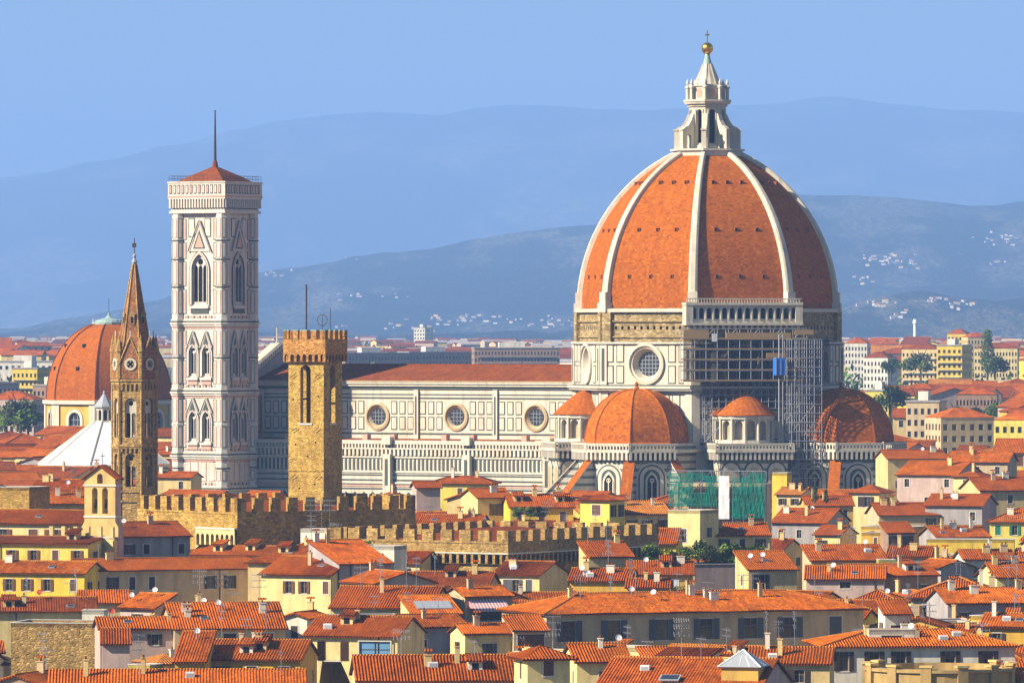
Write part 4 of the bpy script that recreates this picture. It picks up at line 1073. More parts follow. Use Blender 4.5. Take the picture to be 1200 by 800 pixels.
# ---------------------------------------------------------------- town houses
PROT = []; FOOT = []; HOUSES = []; USED = set()
def overlap(a, b):
    def axes(q):
        return [Vector((-(q[(i + 1) % 4].y - q[i].y), q[(i + 1) % 4].x - q[i].x)).normalized() for i in range(2)]
    for ax in axes(a) + axes(b):
        pa = [p.dot(ax) for p in a]; pb = [p.dot(ax) for p in b]
        if max(pa) <= min(pb) + .3 or max(pb) <= min(pa) + .3: return False
    return True
def slope(mb, O, U, V, N, poly, mat, near, th=.15, under=True):
    """one roof slope; near ones carry real rows of half-round tiles"""
    O, U, V, N = Vector(O), Vector(U), Vector(V), Vector(N)
    def P(u, v, n=0): return O + U * u + V * v + N * n
    uo = random.uniform(0, 200); vo = random.uniform(0, 200)
    if not near:
        mb.face([P(u, v) for u, v in poly], mat, [(u + uo, v + vo) for u, v in poly])
    else:
        u0, u1 = min(p[0] for p in poly), max(p[0] for p in poly)
        def vr(u):
            vs_ = []
            for (a, va), (b, vb) in zip(poly, poly[1:] + poly[:1]):
                if abs(a - b) < 1e-9:
                    if abs(a - u) < 1e-6: vs_ += [va, vb]
                elif min(a, b) - 1e-6 <= u <= max(a, b) + 1e-6: vs_.append(va + (vb - va) * (u - a) / (b - a))
            return (min(vs_), max(vs_)) if vs_ else (0, 0)
        c = .34; nc = max(2, round((u1 - u0) / c)); c = (u1 - u0) / nc
        Lmax = max(p[1] for p in poly); nv = max(1, int(Lmax / 1.3))
        cols = []
        for i in range(nc * 4 + 1):
            u = u0 + c * i / 4; lo, hi = vr(u); h = (0, .07, .10, .07)[i % 4] + (random.uniform(-.012, .012) if i % 4 == 2 else 0)
            cols.append([P(u, lo + (hi - lo) * j / nv, h + .05 * math.sin(u * .55 + uo) * math.sin(j * .9 + vo) + (random.uniform(-.02, .02) if i % 4 == 2 else 0)) for j in range(nv + 1)])
            cols[-1].append((u, lo, hi))
        for a, b in zip(cols, cols[1:]):
            ua, la, ha = a[-1]; ub, lb, hb = b[-1]
            for j in range(nv):
                mb.face((a[j], b[j], b[j + 1], a[j + 1]), mat, [(ua + uo, la + (ha - la) * j / nv + vo), (ub + uo - 1e-4, lb + (hb - lb) * j / nv + vo), (ub + uo - 1e-4, lb + (hb - lb) * (j + 1) / nv + vo), (ua + uo, la + (ha - la) * (j + 1) / nv + vo)])
    if under:
        mb.face([P(u, v, -th) for u, v in reversed(poly)], WOOD)
        for (a, va), (b, vb) in zip(poly, poly[1:] + poly[:1]):
            mb.face((P(a, va, -th), P(b, vb, -th), P(b, vb), P(a, va)), T_BR)
WMESH = {}
SHC = {'b': BROWNSH, 'g': GREENSH, 'd': WOOD, 'y': GREYSH}
def window_mesh(w, h, style):
    k = (round(w, 2), round(h, 2), style)
    if k in WMESH: return WMESH[k]
    m = MB(); f = .1
    m.box(-w / 2 - .14, w / 2 + .14, -.05, .02, -.16, -.02, FRAME)
    for s in (-1, 1): m.box(s * (w / 2 + .06) - .07, s * (w / 2 + .06) + .07, -.035, .02, 0, h, FRAME)
    m.box(-w / 2 - .13, w / 2 + .13, -.035, .02, h, h + .13, FRAME)
    if not style.startswith('c'):
        m.face(((-w / 2, .2, 0), (w / 2, .2, 0), (w / 2, .2, h), (-w / 2, .2, h)), BLUEGL if style == 'B' else GLASS)
        for x in (-w / 2 + .04, 0, w / 2 - .04): m.box(x - .04, x + .04, .13, .19, 0, h, SASH if style != 'B' else WOOD)
        for z in (.04, h * .62, h - .04): m.box(-w / 2, w / 2, .14, .18, z - .035, z + .035, SASH if style != 'B' else WOOD)
    else:
        m.face(((-w / 2, .24, 0), (w / 2, .24, 0), (w / 2, .24, h), (-w / 2, .24, h)), DARK)
    o = m.build('window'); sh = None
    if style and style[0] in 'bgdyc':
        s_ = MB(); mt = SHC.get(style[-1], BROWNSH)
        lw = w / 2 - .02
        s_.box(0, lw, -.1, -.05, 0, h, mt)
        for i in range(int(h / .22)): s_.box(.06, lw - .06, -.125, -.1, .08 + i * .22, .2 + i * .22, mt)
        sh = s_.build('shutter'); COL.objects.unlink(sh)
    COL.objects.unlink(o)
    WMESH[k] = (o, sh); return WMESH[k]
def put_window(root, pos, rz, w, h, style):
    o, sh = window_mesh(w, h, style)
    c = o.copy(); COL.objects.link(c); c.parent = root; c.location = pos; c.rotation_euler = (0, 0, rz)
    if sh is not None:
        for s in (-1, 1):
            d = sh.copy(); COL.objects.link(d); d.parent = c
            if style[0] != 'c': d.location = (-w + .0 if s < 0 else w / 2 + .02, 0, 0)
            else: d.location = (-w / 2 + .01 if s < 0 else .01, .16, 0)
CHM = {}
def chimney_mesh(i, wall):
    k = (i, wall)
    if k not in CHM:
        m = MB(); mt = PL(wall); w, t, h = ((.75, .5, 1.2), (.5, .45, 1.0), (1.1, .5, 1.0), (.5, .45, 1.7))[i]
        m.box(-w / 2, w / 2, -t / 2, t / 2, -.8, h, mt); m.box(-w / 2 - .08, w / 2 + .08, -t / 2 - .08, t / 2 + .08, h, h + .1, mt)
        n = max(1, int(w / .4))
        for j in range(n): x = -w / 2 + (j + .5) * w / n; m.lathe([(.13, h + .1), (.11, h + .4)], 8, T_RU, cx=x, cap=True)
        if i == 0: m.face(((-.5, -.4, h + .45), (.5, -.4, h + .45), (.5, 0, h + .7), (-.5, 0, h + .7)), T_RU); m.face(((.5, .4, h + .45), (-.5, .4, h + .45), (-.5, 0, h + .7), (.5, 0, h + .7)), T_RU)
        o = m.build('chimney'); COL.objects.unlink(o); CHM[k] = o
    return CHM[k]
def ant_mesh(i):
    k = ('ant', i)
    if k not in CHM:
        m = MB(); h = (3.2, 4.5, 2.6)[i]; r = .035
        m.bar((0, 0, -.5), (0, 0, h), r, STEEL)
        for z, n in (((h - .3, 9), (h - 1.0, 5)), ((h - .2, 7), (h - .9, 7), (h - 1.7, 4)), ((h - .2, 5),))[i]:
            m.bar((-.9, 0, z), (.9, 0, z), r * .8, STEEL)
            for j in range(n): x = -.85 + 1.7 * j / max(1, n - 1); m.bar((x, -.1, z - .28 + .02 * j), (x, .1, z + .28 - .02 * j), r * .6, STEEL)
        o = m.build('antenna'); COL.objects.unlink(o); CHM[k] = o
    return CHM[k]
def dish_mesh(red=False):
    k = ('dish', red)
    if k not in CHM:
        m = MB(); c = REDP if red else WHITEP
        m.lathe([(0, .0), (.2, .025), (.37, .10), (.37, .125), (.2, .05), (0, .04)], 16, c)
        m.bar((0, -.4, .1), (0, 0, .55), .025, STEEL); m.M = Matrix.Rotation(R(62), 4, 'X') 
        q = MB(); q.mats = m.mats
        vv = [Matrix.Rotation(R(62), 4, 'X') @ Vector(p) for p in m.v]; m.v = [(p.x, p.y, p.z + 1.0) for p in vv]; m.M = Matrix.Identity(4)
        m.bar((0, .05, -.4), (0, .05, 1.0), .04, STEEL)
        o = m.build('satellite_dish'); COL.objects.unlink(o); CHM[k] = o
    return CHM[k]
def attach(src, parent, loc, rz=0.0):
    c = src.copy(); COL.objects.link(c); c.parent = parent; c.location = loc; c.rotation_euler = (0, 0, rz); return c

def label_skip(l): return bool(l) and any(k in l for k in ('blank', 'windowless', 'terrace', 'wall of vivid', 'open ', 'pinkish blank', 'bottom edge', 'lean-to', 'tower block'))
def house(px0, px1, ridge, eave, z, psi, kind='g', wall='cream', tone='orange', label=None, fw=None, sw=None, ch=None, ants=0, dish=0, Y=None, d=None, pitch=.31,
          oh=.55, name='house', group=None, cat='house', check=False, wmat=None, extra=None, redish=False, gx=None, vis=11):
    if Y is None: Y = depth_for(eave, z)
    else: z = EYE - (eave - HOR) * Y / F
    g = zg(Y); Hh = z - g; near = Y < 1120
    pc = (px0 + px1) / 2
    w = (px1 - px0) / F * Y / max(.25, math.cos(R(psi)))
    s = (EYE - z) / Y
    if d is None:
        hgt = max(0, eave - ridge) * Y / F
        d = hgt / (pitch + s * math.cos(R(psi)))
        if kind in 'ghp': d *= 2
        if kind == 'x': d = 9
        d = min(max(d, 4.5), 17)
    P = at(pc, HOR, Y); th = R(psi)
    c_, s_ = math.cos(th), math.sin(th)
    def W(x, y): return Vector((P.x + x * c_ - y * s_, P.y + x * s_ + y * c_))
    foot = [W(-w / 2, 0), W(w / 2, 0), W(w / 2, d), W(-w / 2, d)]
    if kind == 'f': top_ = eave
    else: top_ = eave - ((pitch * (d / 2 if kind in 'gh' else d if kind == 's' else w / 2)) + (d if kind in 'sx' else d / 2) * s) * F / Y
    pxs = [600 + q.x / q.y * F for q in foot]; e0, e1 = min(pxs), max(pxs)
    if check:
        for a, b, c2, d2, yy in PROT:
            if e1 > a and e0 < b and top_ - 3 < d2 and Y < yy + 22: return None
        sm = foot if check != 'loose' else [q.lerp((foot[0] + foot[2]) / 2, .55) for q in foot]
        for f_ in FOOT[:9] if check == 'loose' else FOOT:
            if overlap(sm, f_): return None
    else: PROT.append((e0, e1, top_, eave + vis, Y))
    FOOT.append(foot)
    root = empty(name, (P.x, P.y, g), th, None, cat, group)
    wm = wmat or PL(wall)
    b = MB()
    hx, dd = w / 2, d
    # openings
    def rowsof(spec, half, H_):
        out = []
        if not spec: return out
        n, ww, hh, drop, st = spec[:5]; rows = spec[5] if len(spec) > 5 else 1
        xs_ = spec[6] if len(spec) > 6 else None
        for r_ in range(rows):
            for i in range(n):
                x = (-half + 2 * half * (i + .5) / n) if xs_ is None else -half + 2 * half * xs_[i]
                z0 = H_ - drop - hh - r_ * (hh + 1.9)
                if z0 > .3 and abs(x) + ww / 2 < half and not (xs_ is None and n > 1 and random.random() < .22): out.append((x, z0, ww, hh, st))
        return out
    if fw is None and kind != 'f' and not label_skip(label): fw = (max(1, int(w / 3.3)), .95, 1.5, random.uniform(.8, 1.3), random.choice(['b', 'd', '', 'y', 'b']) if near else '', 2)
    if sw is None and kind in 'gsx' and near and random.random() < .6: sw = (max(1, int(d / 4)), .9, 1.4, random.uniform(.9, 1.6), random.choice(['b', 'd', '']), 1)
    F_ = rowsof(fw, hx, Hh); S_ = rowsof(sw, dd / 2, Hh)
    hol = lambda l: [rect(x - ww / 2, x + ww / 2, z0, z0 + hh) for x, z0, ww, hh, st in l]
    rise = pitch * (d / 2) if kind in 'gh' else pitch * d if kind == 's' else pitch * w / 2 if kind == 'x' else 0
    tri = kind == 'g'
    b.M = wallM(0, 0, -90)
    if kind == 'x': b.holed([(-hx, 0), (hx, 0), (hx, Hh), (0, Hh + rise), (-hx, Hh)], hol(F_), wm, .24)
    else: b.holed(rect(-hx, hx, 0, Hh), hol(F_), wm, .24)
    for sx in (1, -1):
        b.M = wallM(sx * hx, dd / 2, 0 if sx > 0 else 180)
        if kind == 'g': out = [(-dd / 2, 0), (dd / 2, 0), (dd / 2, Hh), (0, Hh + rise), (-dd / 2, Hh)]
        elif kind == 's': out = [(-dd / 2, 0), (dd / 2, 0), (dd / 2, Hh + (rise if sx > 0 else 0)), (-dd / 2, Hh + (rise if sx < 0 else 0))]
        else: out = rect(-dd / 2, dd / 2, 0, Hh)
        b.holed(out, hol(S_) , wm, .24)
    b.M = wallM(0, dd, 90)
    if kind == 'x': b.holed([(-hx, 0), (hx, 0), (hx, Hh), (0, Hh + rise), (-hx, Hh)], [], wm)
    elif kind == 's': b.holed(rect(-hx, hx, 0, Hh + rise), [], wm)
    else: b.holed(rect(-hx, hx, 0, Hh), [], wm)
    b.M = Matrix.Identity(4)
    if kind == 'f':
        b.face(((-hx, 0, Hh - .5), (hx, 0, Hh - .5), (hx, dd, Hh - .5), (-hx, dd, Hh - .5)), PL('grey'))
        for x0, x1, y0, y1 in ((-hx, hx, 0, .25), (-hx, hx, dd - .25, dd), (-hx, -hx + .25, .25, dd - .25), (hx - .25, hx, .25, dd - .25)):
            b.box(x0, x1, y0, y1, Hh - .5, Hh + .02, wm); b.box(x0 - .06, x1 + .06, y0 - .06, y1 + .06, Hh + .02, Hh + .1, FRAME)
    if near and kind != 'f' and w > 8 and random.random() < .8:
        for x in ([random.uniform(-.8, .8) * hx] if w < 18 else [-.5 * hx, .55 * hx]):
            if all(abs(x - q[0]) > q[2] / 2 + .3 for q in F_): b.bar((x, -.09, 0), (x, -.09, Hh - .1), .07, IRON)
    b.build('wall', root)
    for x, z0, ww, hh, st in F_:
        if len(st) == 1 and st in 'bgdy' and random.random() < .38: st = 'c' + st
        put_window(root, (x, 0, z0), 0, ww, hh, st)
    for x, z0, ww, hh, st in S_:
        put_window(root, (hx, dd / 2 + x, z0), R(90), ww, hh, st)
        put_window(root, (-hx, dd / 2 - (-x) * -1 if False else dd / 2 - x, z0), R(-90), ww, hh, st) if psi > 5 else None
    if kind != 'f':
        r = MB(); T = TONE[tone]; e = oh; lift = .14
        if kind in 'gh':
            q = pitch; cs = 1 / math.sqrt(1 + q * q); Ls = (d / 2 + e) / cs; zr = Hh + q * d / 2 + lift; ze = Hh - q * e + lift
            gx_ = .35 if kind == 'g' else e; hw = hx + gx_
            k = 0 if kind == 'g' else min(hw - .01, d / 2 + e)
            for sy in (1, -1):
                O = (-hw * sy, -e if sy > 0 else d + e, ze); U = (sy, 0, 0); V = (0, sy * cs, q * cs); N = (0, -sy * q * cs, cs)
                slope(r, O, U, V, N, [(0, 0), (2 * hw, 0), (2 * hw - k, Ls), (k, Ls)], T, near)
            if kind == 'h':
                for sx in (1, -1):
                    O = (sx * hw, -e if sx > 0 else d + e, ze); U = (0, sx, 0); qq = (zr - ze) / k; c2 = 1 / math.sqrt(1 + qq * qq); V = (-sx * c2, 0, qq * c2); N = (sx * qq * c2, 0, c2)
                    slope(r, O, U, V, N, [(0, 0), (d + 2 * e, 0), (d / 2 + e, k / c2)], T, near)
                    for sy in (1, -1):
                        r.bar((sx * hw, -e if sy > 0 else d + e, ze + .06), (sx * (hw - k), d / 2, zr + .06), .13, T_PA if near else T, 6)
            r.bar((-hw + k, d / 2, zr + .05), (hw - k, d / 2, zr + .05), .15, T_PA if near else T, 6)
            top = lambda x, f: (x, d / 2 * f, Hh + q * d / 2 * f + lift)
        elif kind == 's':
            q = pitch; cs = 1 / math.sqrt(1 + q * q); Ls = (d + e + .3) / cs; hw = hx + .3
            slope(r, (-hw, -e, Hh - q * e + lift), (1, 0, 0), (0, cs, q * cs), (0, -q * cs, cs), [(0, 0), (2 * hw, 0), (2 * hw, Ls), (0, Ls)], T, near)
            r.bar((-hw, d + .3, Hh + q * (d + .3) + lift + .05), (hw, d + .3, Hh + q * (d + .3) + lift + .05), .13, T_PA, 6)
            top = lambda x, f: (x, d * f, Hh + q * d * f + lift)
        elif kind == 'x':
            q = pitch; cs = 1 / math.sqrt(1 + q * q); Ls = (hx + e) / cs; hd_ = d + .8
            for sx in (1, -1):
                O = (sx * (hx + e), -.4 if sx > 0 else d + .4, Hh - q * e + lift); U = (0, sx, 0); V = (-sx * cs, 0, q * cs); N = (sx * q * cs, 0, cs)
                slope(r, O, U, V, N, [(0, 0), (hd_, 0), (hd_, Ls), (0, Ls)], T, near)
            r.bar((0, -.4, Hh + q * hx + lift + .05), (0, d + .4, Hh + q * hx + lift + .05), .15, T_PA if near else T, 6)
            top = lambda x, f: (x * .3, d * f, Hh + q * (hx - abs(x * .3)) + lift)
        elif kind == 'p':
            zr = Hh + pitch * min(w, d) / 2
            for sx, sy, hw, hd2, cx, cy in ((0, -1, hx + e, d / 2 + e, 0, d / 2), (0, 1, hx + e, d / 2 + e, 0, d / 2), (1, 0, d / 2 + e, hx + e, 0, d / 2), (-1, 0, d / 2 + e, hx + e, 0, d / 2)):
                nrm = Vector((sx, sy, 0)); U = Vector((0, 0, 1)).cross(nrm); hr = zr - Hh + .3; run = hd2; Lq = math.hypot(run, hr)
                V = (-nrm * run + Vector((0, 0, hr))) / Lq; N = (nrm * hr + Vector((0, 0, run))) / Lq
                O = Vector((cx, cy, Hh - .3 + lift)) + nrm * hd2 - U * hw
                slope(r, O, U, V, N, [(0, 0), (2 * hw, 0), (hw, Lq)], T, near)
            top = lambda x, f: (x * .3, d / 2 * f, Hh + (zr - Hh) * f * .8)
        ro = r.build('roof', root)
        if ch is None: ch = 1 if random.random() < (.5 if near else .3) else 0
        if near and kind in 'gsh' and w > 7:
            for i in range(random.choice([0, 0, 1, 1, 2])):
                x = random.uniform(-.7, .7) * hx; f_ = random.uniform(.25, .6); t_ = top(x, f_); kk = random.random(); dm = MB(); dm.M = Matrix.Translation(t_)
                if kk < .45:
                    dm.box(-.75, .75, -.1, 2.2, -.6, .95, PL(random.choice(['cream', 'white', 'sand', 'beige']))); dm.box(-.35, .35, -.13, -.1, .05, .75, DARK)
                    slope(dm, (-1.0, -.45, 1.0), (1, 0, 0), (0, .97, .22), (0, -.22, .97), [(0, 0), (2.0, 0), (2.0, 2.9), (0, 2.9)], T, True); dm.build('dormer', ro)
                elif kk < .75:
                    dm.M = dm.M @ Matrix.Rotation(math.atan(pitch), 4, 'X'); dm.box(-.5, .5, -.4, .5, 0, .16, LEAD); dm.box(-.42, .42, -.32, .42, .16, .18, GLASS); dm.build('skylight', ro)
                else:
                    dm.box(-.5, .5, -.35, .35, -.5, .55, WHITEP); dm.box(-.4, .4, -.37, -.35, -.1, .4, LEAD); dm.build('air_conditioner', ro)
        nch = ch
        for i in range(nch):
            x = random.uniform(-.8, .8) * hx
            attach(chimney_mesh(random.randrange(4), random.choice(['cream', 'sand', 'white', 'beige'])), ro, top(x, random.uniform(.5, .95)))
        for i in range(ants): attach(ant_mesh(random.randrange(3)), ro, top(random.uniform(-.85, .85) * hx, random.uniform(.6, .95)), random.uniform(0, 3))
        for i in range(dish): attach(dish_mesh(redish), ro, top(random.uniform(-.8, .8) * hx, random.uniform(.3, .9)), R(-psi) + random.uniform(-.5, .3))
        root['_r'] = 0
    HOUSES.append(dict(noun=cat if cat == 'outbuilding' else 'house', root=root, px=pc, py=eave, w=px1 - px0, wall=wall, tone=tone, kind=kind, psi=psi, label=label, Y=Y, H=Hh, nwin=len(F_)))
    if label:
        root['label'] = label; USED.add(label.lower())
    if extra: extra(root, w, d, Hh)
    return root
H = house
# palaces' and churches' footprints keep the infill away
def keep(px, Y, rot, x0, x1, y0, y1):
    P = at(px, HOR, Y); c, s = math.cos(rot), math.sin(rot)
    FOOT.append([Vector((P.x + x * c - y * s, P.y + x * s + y * c)) for x, y in ((x0, y0), (x1, y0), (x1, y1), (x0, y1))])
keep(829, 1345, CH_ROT, -110, 54, -52, 40); keep(829, 1345, CH_ROT, -112, -96, -36, -19)
keep(278, 1000, R(-52), -27, 0, 0, 34.5); keep(594, 950, R(-32), -31, .6, -.6, 42); keep(157, 1035, 0, -4, 4, -4, 4)
keep(127, 1690, R(-31), -24, 18, -24, 18); keep(122, 1400, R(-31), -15, 15, -15, 15)

PROT += [(150, 490, 575, 622, 990), (388, 748, 618, 668, 930), (780, 842, 555, 640, 1050), (840, 908, 553, 612, 1070), (96, 142, 540, 637, 955), (0, 1075, 380, 572, 1290), (1008, 1190, 770, 800, 700), (752, 886, 630, 662, 950)]
def roof_lantern(r, x, y, h):
    m = MB(); m.box(x - 2.0, x + 2.0, y - .2, y + 3.6, h - .6, h + 2.2, PL('ochre')); m.build('roof_lantern', r)
    g = MB(); zt = h + 2.25
    c = (x, y + 1.7, zt + 1.75); q = [(x - 2.35, y - .5, zt), (x + 2.35, y - .5, zt), (x + 2.35, y + 3.9, zt), (x - 2.35, y + 3.9, zt)]
    for i in range(4): g.face((q[i], q[(i + 1) % 4], c), LEAD if i != 3 else PL('sand')); g.bar(q[i], c, .09, WHITEP); g.bar(q[i], q[(i + 1) % 4], .09, LEAD)
    for i in range(4):
        a, b = Vector(q[i]), Vector(q[(i + 1) % 4]); cc = Vector(c)
        for t in (.25, .5, .75): g.bar(a.lerp(b, t), cc.lerp(a.lerp(b, t), .35), .05, WHITEP)
    g.build('glazed_cap', r)
    s = MB(); s.M = Matrix.Translation((x - 7.5, 1.6, h + .95)) @ Matrix.Rotation(R(17), 4, 'X'); s.box(-1.1, 1.1, -.8, .8, 0, .16, LEAD); s.box(-.95, .95, -.65, .65, .16, .18, GLASS); s.build('skylight', r)
AWN = None
def awning(r, w, h):
    t = NT('striped_awning', .9); tc = t.n('ShaderNodeTexCoord'); sp = t.n('ShaderNodeSeparateXYZ'); t.l(tc.outputs['Object'], sp.inputs[0])
    m_ = t.col(t.mix(t.math('GREATER_THAN', t.math('FRACT', t.math('MULTIPLY', sp.outputs[0], 2.2)), .5), (.78, .70, .64), (.62, .26, .27)))
    m = MB(); x0, x1 = -w * .42, w * .34
    m.face(((x0, -.05, h - .4), (x1, -.05, h - .4), (x1, -1.5, h - 1.5), (x0, -1.5, h - 1.5)), m_); m.face(((x0, -1.5, h - 1.5), (x1, -1.5, h - 1.5), (x1, -1.52, h - 1.95), (x0, -1.52, h - 1.95)), m_)
    for x in (x0, x1): m.face(((x, -.05, h - .4), (x, -1.5, h - 1.5), (x, -.05, h - 1.5)), m_)
    m.build('awning', r)
def solar(r, w, h):
    m = MB(); m.M = Matrix.Translation((.2, 2.4, h + 1.0)) @ Matrix.Rotation(R(22), 4, 'X')
    m.box(-2.4, 2.4, -1.2, 1.2, 0, .1, STEEL)
    for i in range(5): m.box(-2.3 + i * .93, -1.45 + i * .93, -1.1, 1.1, .1, .13, LEAD)
    m.build('solar_panel', r)
# ---------------------------------------------------------------- the houses one can tell apart, front rows first
random.seed(21)
def ledge(root, w, d, Hh): pass
# --- bottom row
H(420, 620, 769, 797, 17.5, 4, 'g', 'sand', 'rust', 'long house at the bottom edge with ribbed rust tiles beside the cream roof tower', vis=4, ch=2, ants=2, fw=(6, 1.0, 1.5, 1.0, ''))
H(618, 668, 753, 770, 21, 14, 'p', 'cream', 'rust', 'small cream roof tower with a hipped tile cap at the bottom edge', vis=34, d=5.5, pitch=.42, fw=(1, 1.1, 1.5, .35, 'c', 1, [.5]), sw=(1, .8, 1.9, .4, 'c'), ch=0, cat='roof tower', oh=.7)
H(676, 738, 755, 775, 18, 8, 'g', 'cream', 'orange', 'low cream house tucked just right of the cream roof tower', ch=1, dish=1)
H(700, 888, 771, 806, 16.5, -14, 'g', 'pink', 'rust', 'ribbed rust roof carrying a glazed square roof lantern above a lilac gable', vis=8, ch=1, ants=3, gx=0,
  extra=lambda r, w, d, h: roof_lantern(r, w * .36, 2.2, h))
H(878, 972, 744, 777, 18, -6, 'g', 'sand', 'orange', 'long low orange roofed house directly right of the glazed roof lantern', vis=24, fw=(4, 1.1, 1.4, .7, 'd'), ch=2, ants=2, d=9)
H(966, 1190, 733, 757, 18.5, 6, 'h', 'white', 'orange', 'pale house with dark louvred shutters behind the curved ochre parapet', vis=22, fw=(5, 1.15, 2.2, .55, 'd', 1, [.10, .26, .40, .66, .86]), pitch=.23, ch=3, ants=1, dish=1, d=13)
H(357, 466, 723, 745, 18, -14, 'g', 'cream', 'rust', 'cream house with one wide blue glazed window and brown shutters', vis=52, fw=(2, 1.9, 2.3, .6, 'b', 1, [.30, .30]), ch=1, ants=1, dish=0,
  extra=lambda r, w, d, h: put_window(r, (w * .26, -.26, h - 3.1), 0, 3.9, 2.5, 'B'))
H(205, 240, 758, 775, 17, -4, 's', 'amber', 'rust', 'narrow amber house with a slanting bare end wall and white dish', vis=24, ch=0, dish=1, d=9)
H(238, 352, 751, 772, 17, -8, 'g', 'amber', 'orange', 'amber yellow house below a ribbed orange roof with a small rooftop cabin', vis=26, fw=(3, 1.2, 1.5, .8, 'd'), ch=3, ants=3)
H(60, 356, 786, 803, 16, 3, 'g', 'cream', 'orange', 'bottom edge roof strip in front of the rough stone wall', vis=2, ch=2, ants=2)
H(-25, 62, 781, 806, 15.5, -18, 'x', 'brown', 'orange', 'brown gabled house in the bottom corner under the stone wall', ch=1, ants=2, d=12)
H(150, 176, 778, 779, 17.5, -26, 'f', 'lemon', 'rust', 'tiny lemon yellow cube of a rooftop cabin beside the stone wall', d=3, cat='roof cabin')
st = H(12, 117, 729, 730, 17.5, -10, 'f', 'ochre', 'rust', 'blank wall of rough ochre rubble stone, lit and windowless', vis=62, wmat=RUBBLE, d=9)
H(118, 245, 722, 736, 18, 9, 'g', 'pink', 'orange', 'low pinkish house with a red dish behind the stone wall', vis=22, ch=2, dish=1, redish=True, fw=(3, .9, 1.3, .7, 'd'), d=7)
H(120, 152, 744, 754, 16.5, 4, 's', 'pink', 'rust', 'lean-to shed with rusty tiles in front of the red dish house', ch=0)
H(240, 274, 718, 720, 18.2, 8, 'f', 'grey', 'rust', 'plain grey windowless wall between two orange roofs', vis=34, d=6)
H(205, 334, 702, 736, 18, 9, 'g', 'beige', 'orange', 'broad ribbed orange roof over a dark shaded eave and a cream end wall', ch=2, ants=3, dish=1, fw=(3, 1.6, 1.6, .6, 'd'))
H(330, 360, 712, 724, 18.5, -20, 'x', 'white', 'rust', 'thin whitewashed house end squeezed beside the blue glazed house', vis=50, d=7, ch=1)
H(480, 548, 722, 734, 17.5, 24, 'g', 'grey', 'rust', 'grey rendered house with small square windows right of the blue glazed house', vis=46, fw=(2, .8, .9, 1.6, ''), ch=1, ants=2, d=8)
H(545, 602, 733, 742, 17.2, 18, 'g', 'cream', 'orange', 'cream outhouse with scalloped tile roofs near the pink awning', ch=1, d=6)
H(602, 642, 728, 738, 17.6, 14, 's', 'beige', 'orange', 'open fronted outbuilding with a dark mouth below the long shaded house', fw=(1, 3.4, 2.6, .5, 'c'), ch=0)
# --- the long house in shade and its neighbours
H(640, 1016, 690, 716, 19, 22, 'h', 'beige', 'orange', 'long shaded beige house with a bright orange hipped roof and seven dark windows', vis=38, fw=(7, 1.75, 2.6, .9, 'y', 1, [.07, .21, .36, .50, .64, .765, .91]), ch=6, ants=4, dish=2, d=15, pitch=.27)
H(545, 600, 684, 698, 20, 26, 'g', 'beige', 'orange', 'yellow gabled house with a pink striped awning over its balcony', vis=32, fw=(1, 4.6, 1.3, 1.9, ''), sw=(2, .8, 1.4, 1.4, ''), d=6.5, ch=1,
  extra=lambda r, w, d, h: awning(r, w, h))
H(484, 540, 709, 719, 18.6, 16, 's', 'cream', 'orange', 'lean-to roof carrying pale solar panels left of the striped awning', ch=0, d=6, extra=lambda r, w, d, h: solar(r, w, h))
H(388, 505, 688, 712, 18.8, -10, 'g', 'cream', 'rust', 'broad rust roof in front of the blank grey gables', vis=10, fw=(4, 1.1, 1.5, .7, 'd'), ch=1, ants=4)
H(482, 572, 671, 686, 20, -8, 'g', 'sand', 'brown', 'brownish roof directly below the palace corbels', ch=1, ants=1)
H(388, 470, 719, 721, 18.6, 12, 'f', 'grey', 'rust', 'flat grey terrace wall behind the blue glazed house', d=4)
# left
H(-20, 100, 656, 671, 19, -16, 'g', 'yellow', 'orange', 'long bright yellow house with four slim brown windows', vis=26, fw=(4, .95, 1.7, .9, 'b', 1, [.25, .43, .63, .89]), ch=1, d=9)
H(100, 302, 650, 667, 19.2, 22, 'g', 'beige', 'orange', 'shaded beige wing with a row of narrow dark windows', vis=30, fw=(9, .95, 1.9, 1.0, 'd'), ch=1, ants=1, dish=0, d=9)
H(305, 388, 656, 673, 20.5, -26, 'g', 'cream', 'orange', 'cream house with brown shutters and a tall blank shaded gable', vis=40, fw=(3, .9, 1.7, .9, 'b', 1, [.40, .62, .93]), ch=1, d=14)
H(290, 402, 632, 659, 20.5, -12, 'h', 'sand', 'orange', 'wide orange hipped roof behind the cream blank gable house', vis=4, ch=1, ants=1)
H(224, 318, 634, 650, 21, -20, 'g', 'cream', 'orange', 'small attic roof with a pale triangular gable left of the wide hipped roof', ch=0, d=7)
H(398, 458, 650, 660, 22, 30, 's', 'grey', 'rust', 'grey walled house with one sloping roof below the white terrace cabin', vis=26, fw=(1, .9, 1.7, 1.2, 'd'), d=9, ch=2)
H(440, 508, 668, 683, 20.5, 27, 'x', 'grey', 'rust', 'broad grey gable wall with one slit window right of the grey sloping house', fw=(1, .8, 1.6, 1.2, 'd'), d=10, ch=1, vis=12)
H(420, 462, 638, 640, 24, -20, 'f', 'white', 'rust', 'white flat roofed terrace cabin in front of the palace corbels', d=5, cat='roof cabin')
H(352, 384, 618, 620, 24.6, -20, 'f', 'white', 'rust', 'white plastered rooftop hut with aerials before the dark palace wall', d=4, cat='roof cabin', extra=lambda r, w, d, h: [attach(ant_mesh(1), r, (w * f, 2, h)) for f in (-.3, .1, .4)] and None)
H(95, 150, 693, 706, 17.6, 6, 'g', 'cream', 'rust', 'small rust roof under the corner of the yellow house', ch=0)
